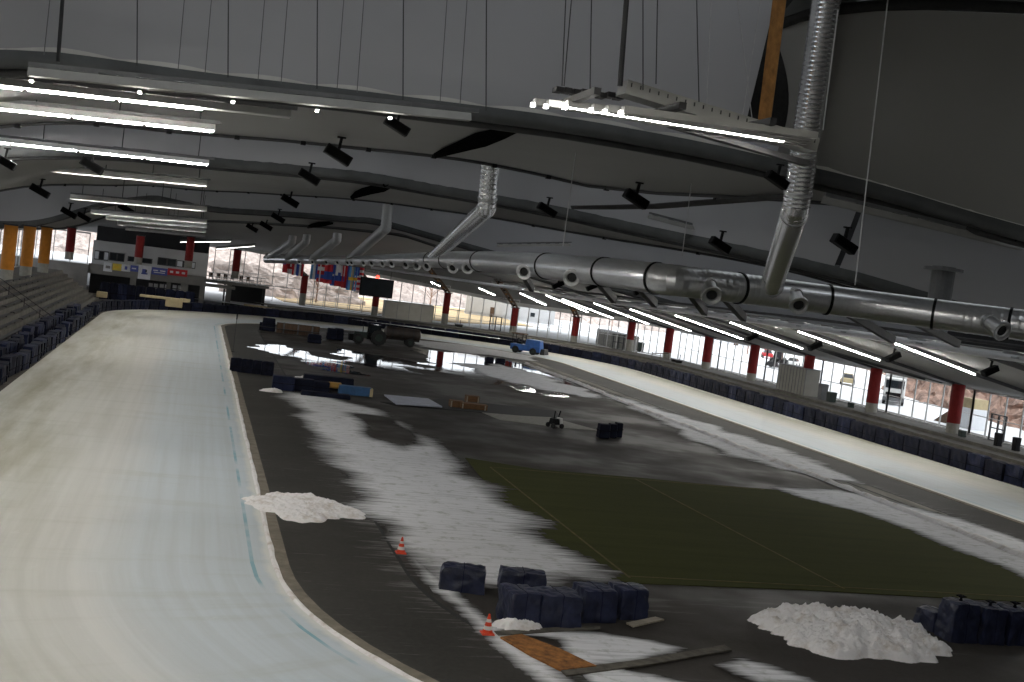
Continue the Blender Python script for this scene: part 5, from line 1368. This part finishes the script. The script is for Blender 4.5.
# trolley by the columns
for px, py, lb in ((676, 366, 'small grey cart by the second glazed bay'), (458, 331, 'flat dark cart on the far curve terrace')):
    p = atX(px, py, 60.4) if px > 600 else atY(px, py, 172); root = empty('cart', (p.x, p.y, 1.22), lb, 'cart'); mb = MB(); mb.box((0, 0, .35), (.9, 2.0, .12)); mb.build('deck', mt['steel'], root)
    mb = MB(); mb.tube([(0, -.9, .4), (0, -1.0, 1.1)], .04, 8); mb.build('handle', mt['dark_steel'], root)
    for sy in (-.7, .7):
        mb = MB(); mb.tube([(-.4, sy, .17), (.4, sy, .17)], .17, 12); mb.build('wheel', mt['rubber'], root)
# ramp rail on the terrace
a, b = atX(650, 371, 58.6), atX(668, 362, 60.4); mb = MB()
for t in (0, .5, 1): q = a.lerp(b, t); mb.tube([(q.x, q.y, .9), (q.x, q.y, 2.0)], .04, 8)
mb.tube([(a.x, a.y, 1.8), (b.x, b.y, 2.1)], .05, 8); tag(mb.build('ramp_railing', mt['strut_brown']), 'brown ramp railing on the right terrace', 'railing')

# ------------------------------------------------------------------ outdoors
mb = MB(); mb.grid([[(GX+.4, 20, .9), (260, 20, .9)], [(GX+.4, 152, .9), (260, 152, .9)]]); mb.grid([[(-20, 186, .85), (GX+.4, 152, .85), (260, 152, .9)], [(-40, 190, .9), (60, 230, .9), (300, 420, .9)]][::1])
mb.add([(-40, 189, .8), (66, 150, .8), (300, 150, .8), (300, 480, .8), (-120, 480, .8)], [(0, 1, 2, 3, 4)])
mb.add([(-20.2, 40, 3.0), (-20.2, 165, 3.0), (-140, 165, 3.0), (-140, 40, 3.0)], [(3, 2, 1, 0)]); mb.add([(-140, 171.5, 3.2), (-12, 171.5, 3.2), (-12, 250, 3.2), (-140, 250, 3.2)], [(0, 1, 2, 3)]); mb.box((3, 207, .03), (10, 60, .04))
struct(mb.build('ground_outside', mt['snow_out']), 'snow covered ground outside the glazing', 'ground')
mb = MB(); mb.prism([(14, 196), (40, 190), (60, 210), (60, 262), (10, 262)], .85, .98); struct(mb.build('sand_field', mt['sand']), 'yellow sand field outside the far glazing', 'ground')
def bank(name, pts, h, d, label, mat, seed, z0=.8, cat='brush bank'):
    """a rough overgrown slope along a polyline"""
    P = dens([Vector((*p, 0)) for p in pts], 1.1); rows = []
    for i, p in enumerate(P):
        t = (P[min(i+1, len(P)-1)]-P[max(i-1, 0)]).normalized(); n = Vector((t.y, -t.x, 0)); row = []
        for k in range(16):
            s = k/15; hh = h*(s**.8)*(1+.35*nz(i*.13, seed, 2))+.9*nz(i*.6, s*6, seed)+.6*nz(i*1.7, s*14, seed)
            q = p+n*(d*s+1.1*nz(i*.5, s*5, seed+4)); row.append((q.x, q.y, z0-.2+max(0, hh)))
        rows.append(row)
    mb = MB(); mb.grid(rows); o = mb.build(name, mt[mat]); return tag(o, label, cat, kind='stuff')
bank('brush', [(104, 70), (106, 120), (112, 175), (130, 235)][::1], 8, 16, 'red brown brushwood bank outside the right glazing', 'brush', 2)
bank('brush', [(77, 84), (78.5, 100), (82, 117), (88, 140)], 3.6, 4, 'red brown heap of brushwood just outside the nearest visible glazing', 'brush', 5)
bank('brush', [(110, 262), (60, 272), (0, 268), (-40, 262)], 9, 14, 'dull brushwood slope behind the sand field', 'brush_pale', 8)
bank('brush', [(30, 216), (16, 210), (4, 206)], 5, 8, 'reddish bare shrubs outside the far balcony glazing', 'brush_pale', 11)
bank('snow_bank', [(72, 70), (74, 84), (76, 96)], 1.7, 3, 'snow bank ploughed up outside the nearest glazing', 'snow_out', 3, cat='snow bank')
def truck(x, y, rz, label, col='truck_white'):
    T = empty('truck', (x, y, .9), label, 'truck', None, rz)
    mb = MB(); mb.box((0, 0, 1.75), (2.3, 2.2, 2.3), top=.94); mb.build('cab', mt[col], T, bevel=.12)
    mb = MB(); mb.box((-1.13, 0, 2.25), (.1, 1.9, .85)); mb.build('windscreen', mt['dark_glass'], T)
    mb = MB(); mb.box((-1.16, 0, 1.1), (.08, 1.7, .5)); mb.build('grille', mt['black'], T)
    mb = MB(); mb.box((-1.2, 0, .65), (.25, 2.25, .4)); mb.build('bumper', mt['steel'], T, bevel=.04)
    mb = MB(); mb.box((3.9, 0, 2.0), (5.2, 2.3, 2.4)); mb.build('load_body', mt[col], T, bevel=.05)
    mb = MB(); mb.box((2.6, 0, .75), (7.0, 1.0, .3)); mb.build('chassis', mt['dark_steel'], T)
    for sx in (0, 3.6, 5.2):
        for sy in (-.95, .95): wheel((sx, sy, .5), .5, .32, T, 16)
    for sy in (-1, 1): mb = MB(); mb.box((-1.19, sy*.85, .95), (.08, .3, .2)); mb.build('headlight', mt['frame'], T)
p = atX(893, 400, 74); truck(74, p.y, 1.0, 'white truck with dark windscreen parked in the snow outside')
p = atX(764, 380, 84); 
def tracked(x, y, rz, label):
    T = empty('wheel_loader', (x, y, .9), label, 'wheel loader', None, rz)
    mb = MB(); mb.box((.6, 0, 1.1), (2.4, 1.5, .9), top=.9); mb.build('engine_body', mt['green'], T, bevel=.08)
    mb = MB(); mb.box((-.5, 0, 1.9), (1.2, 1.3, 1.3), top=.85); mb.build('cab', mt['dark_glass'], T, bevel=.05)
    mb = MB(); mb.box((-.5, 0, 2.6), (1.3, 1.4, .12)); mb.build('cab_roof', mt['green'], T)
    mb = MB(); mb.beam((-.9, .5, 1.2), (-2.6, .5, .6), .16, .2); mb.beam((-.9, -.5, 1.2), (-2.6, -.5, .6), .16, .2); mb.build('lift_arm', mt['dark_steel'], T)
    mb = MB(); mb.box((-2.9, 0, .55), (.7, 2.0, .7), top=.7); mb.build('bucket', mt['dark_steel'], T)
    for sx in (-.9, 1.1):
        for sy in (-.85, .85): wheel((sx, sy, .62), .62, .4, T, 16)
tracked(86, p.y, .8, 'green wheel loader standing in the snow outside the middle of the right glazing')
def car(x, y, rz, label, col):
    T = empty('car', (x, y, .9), label, 'car', None, rz)
    mb = MB(); mb.box((0, 0, .62), (4.2, 1.7, .6), top=.95); mb.build('body', mt[col], T, bevel=.12)
    mb = MB(); mb.box((.2, 0, 1.15), (2.4, 1.5, .55), top=.72); mb.build('cabin_glass', mt['dark_glass'], T, bevel=.08)
    mb = MB(); mb.box((.2, 0, 1.44), (1.6, 1.15, .05)); mb.build('roof', mt[col], T)
    for sx in (-1.3, 1.3):
        for sy in (-.8, .8): wheel((sx, sy, .32), .32, .2, T, 14)
p = atX(766, 364, 98); car(98, p.y, 1.2, 'red car parked behind the wheel loader outside', 'f_red')
p = atX(800, 380, 92); car(92, p.y+3, .9, 'white car parked in the snow outside', 'truck_white')
p = atX(846, 392, 84); car(84, p.y, 1.0, 'beige vehicle outside, left of the second column', 'beige')
def hut(x, y, w, d, h, rz, label, mat, roofmat='snow_out', z=.9):
    T = empty('hut', (x, y, z), label, 'hut', None, rz); mb = MB(); mb.box((0, 0, h/2), (w, d, h)); mb.build('wall', mt[mat], T)
    mb = MB(); e = .3; mb.add([(-w/2-e, -d/2-e, h), (w/2+e, -d/2-e, h), (w/2+e, d/2+e, h), (-w/2-e, d/2+e, h), (-w/2-e, 0, h+d*.28), (w/2+e, 0, h+d*.28)], [(0, 1, 5, 4), (2, 3, 4, 5), (0, 4, 3), (1, 2, 5), (3, 2, 1, 0)]); mb.build('roof', mt[roofmat], T)
    mb = MB(); mb.box((-w*.2, -d/2-.03, 1.0), (.9, .06, 2.0)); mb.build('door', mt['strut_brown'], T)
    mb = MB(); mb.box((w*.25, -d/2-.03, 1.5), (.9, .06, .8)); mb.build('window', mt['dark_glass'], T)
p = atX(910, 390, 96); hut(97, p.y, 3, 4, 4.5, .9, 'small beige hut outside between the two nearest columns', 'beige')
p = atX(973, 420, 70); 
T = empty('container', (70, p.y, .9), 'pale blue container with a beige top outside, right of the nearest column', 'container')
mb = MB(); mb.box((0, 0, .95), (1.6, 2.0, 1.9)); mb.build('body', mt['curtain'], T); mb = MB(); mb.box((0, 0, 2.35), (1.6, 2.0, .9), top=.9); mb.build('beige_top', mt['beige'], T)
p = atX(940, 426, 69); T = empty('tarp_tent', (70.5, p.y, .9), 'dark pointed tarpaulin heap in the snow outside left of the nearest column', 'tarpaulin')
mb = MB(); mb.add([(-1.2, -1.7, 0), (1.2, -1.7, 0), (1.2, 1.6, 0), (-1.2, 1.6, 0), (0, -.9, 2.3)], [(0, 1, 4), (1, 2, 4), (2, 3, 4), (3, 0, 4), (3, 2, 1, 0)]); mb.build('cover', mt['strut_brown'], T)
hut(62, 236, 18, 8, 6, -.2, 'long pale house beyond the sand field', 'facade_white'); hut(118, 238, 18, 10, 6, -.5, 'pale blue house far beyond the right end of the far glazing', 'curtain')
# low white fence outside far glazing
mb = MB()
for x in np.arange(6, 62, 2.0): mb.box((x, 193+.02*(x-30)**2*.0, 1.9), (.08, .08, 2.2))
for z in (1.6, 2.9): mb.box((34, 193, z), (56, .06, .06))
tag(mb.build('wire_fence', mt['frame']), 'thin pale fence outside the far glazing', 'fence')
for x, y, h in ((20, 205, 7), (44, 228, 8), (80, 224, 9), (98, 200, 8), (97, 152, 9), (100, 128, 8)):
    mb = MB(); rnd = random.Random(x)
    mb.tube([(0, 0, 0), (.1, 0, h*.5), (0, .1, h)], [.16, .1, .03], 6)
    for k in range(16):
        z = h*rnd.uniform(.3, .9); a = rnd.uniform(0, 2*PI); L = (h-z)*.5+.5
        mb.tube([(0, 0, z), (L*.5*math.cos(a), L*.5*math.sin(a), z+L*.5), (L*math.cos(a), L*math.sin(a), z+L*.8)], [.05, .035, .015], 5)
    o = mb.build('bare_tree', mt['brush']); o.location = (x, y, .6); tag(o, 'bare leafless tree outside the glazing', 'tree', 'bare trees outside')

# ------------------------------------------------------------------ daylight
w = bpy.data.worlds.new('overcast_sky'); S.world = w; w.use_nodes = True
nt = w.node_tree; bg = nt.nodes['Background']
tc = N(nt, 'ShaderNodeTexCoord'); sp = N(nt, 'ShaderNodeSeparateXYZ'); nt.links.new(tc.outputs['Generated'], sp.inputs[0])
rp = ramp(nt, sp.outputs[2], [(.0, (.86, .90, .96)), (.6, (.95, .97, 1.0))]); nt.links.new(rp.outputs[0], bg.inputs[0]); bg.inputs[1].default_value = 2.6
S.cycles.max_bounces = 8; S.cycles.diffuse_bounces = 4; S.cycles.transparent_max_bounces = 16
S.cycles.use_denoising = True
S.cycles.sample_clamp_indirect = 4.0
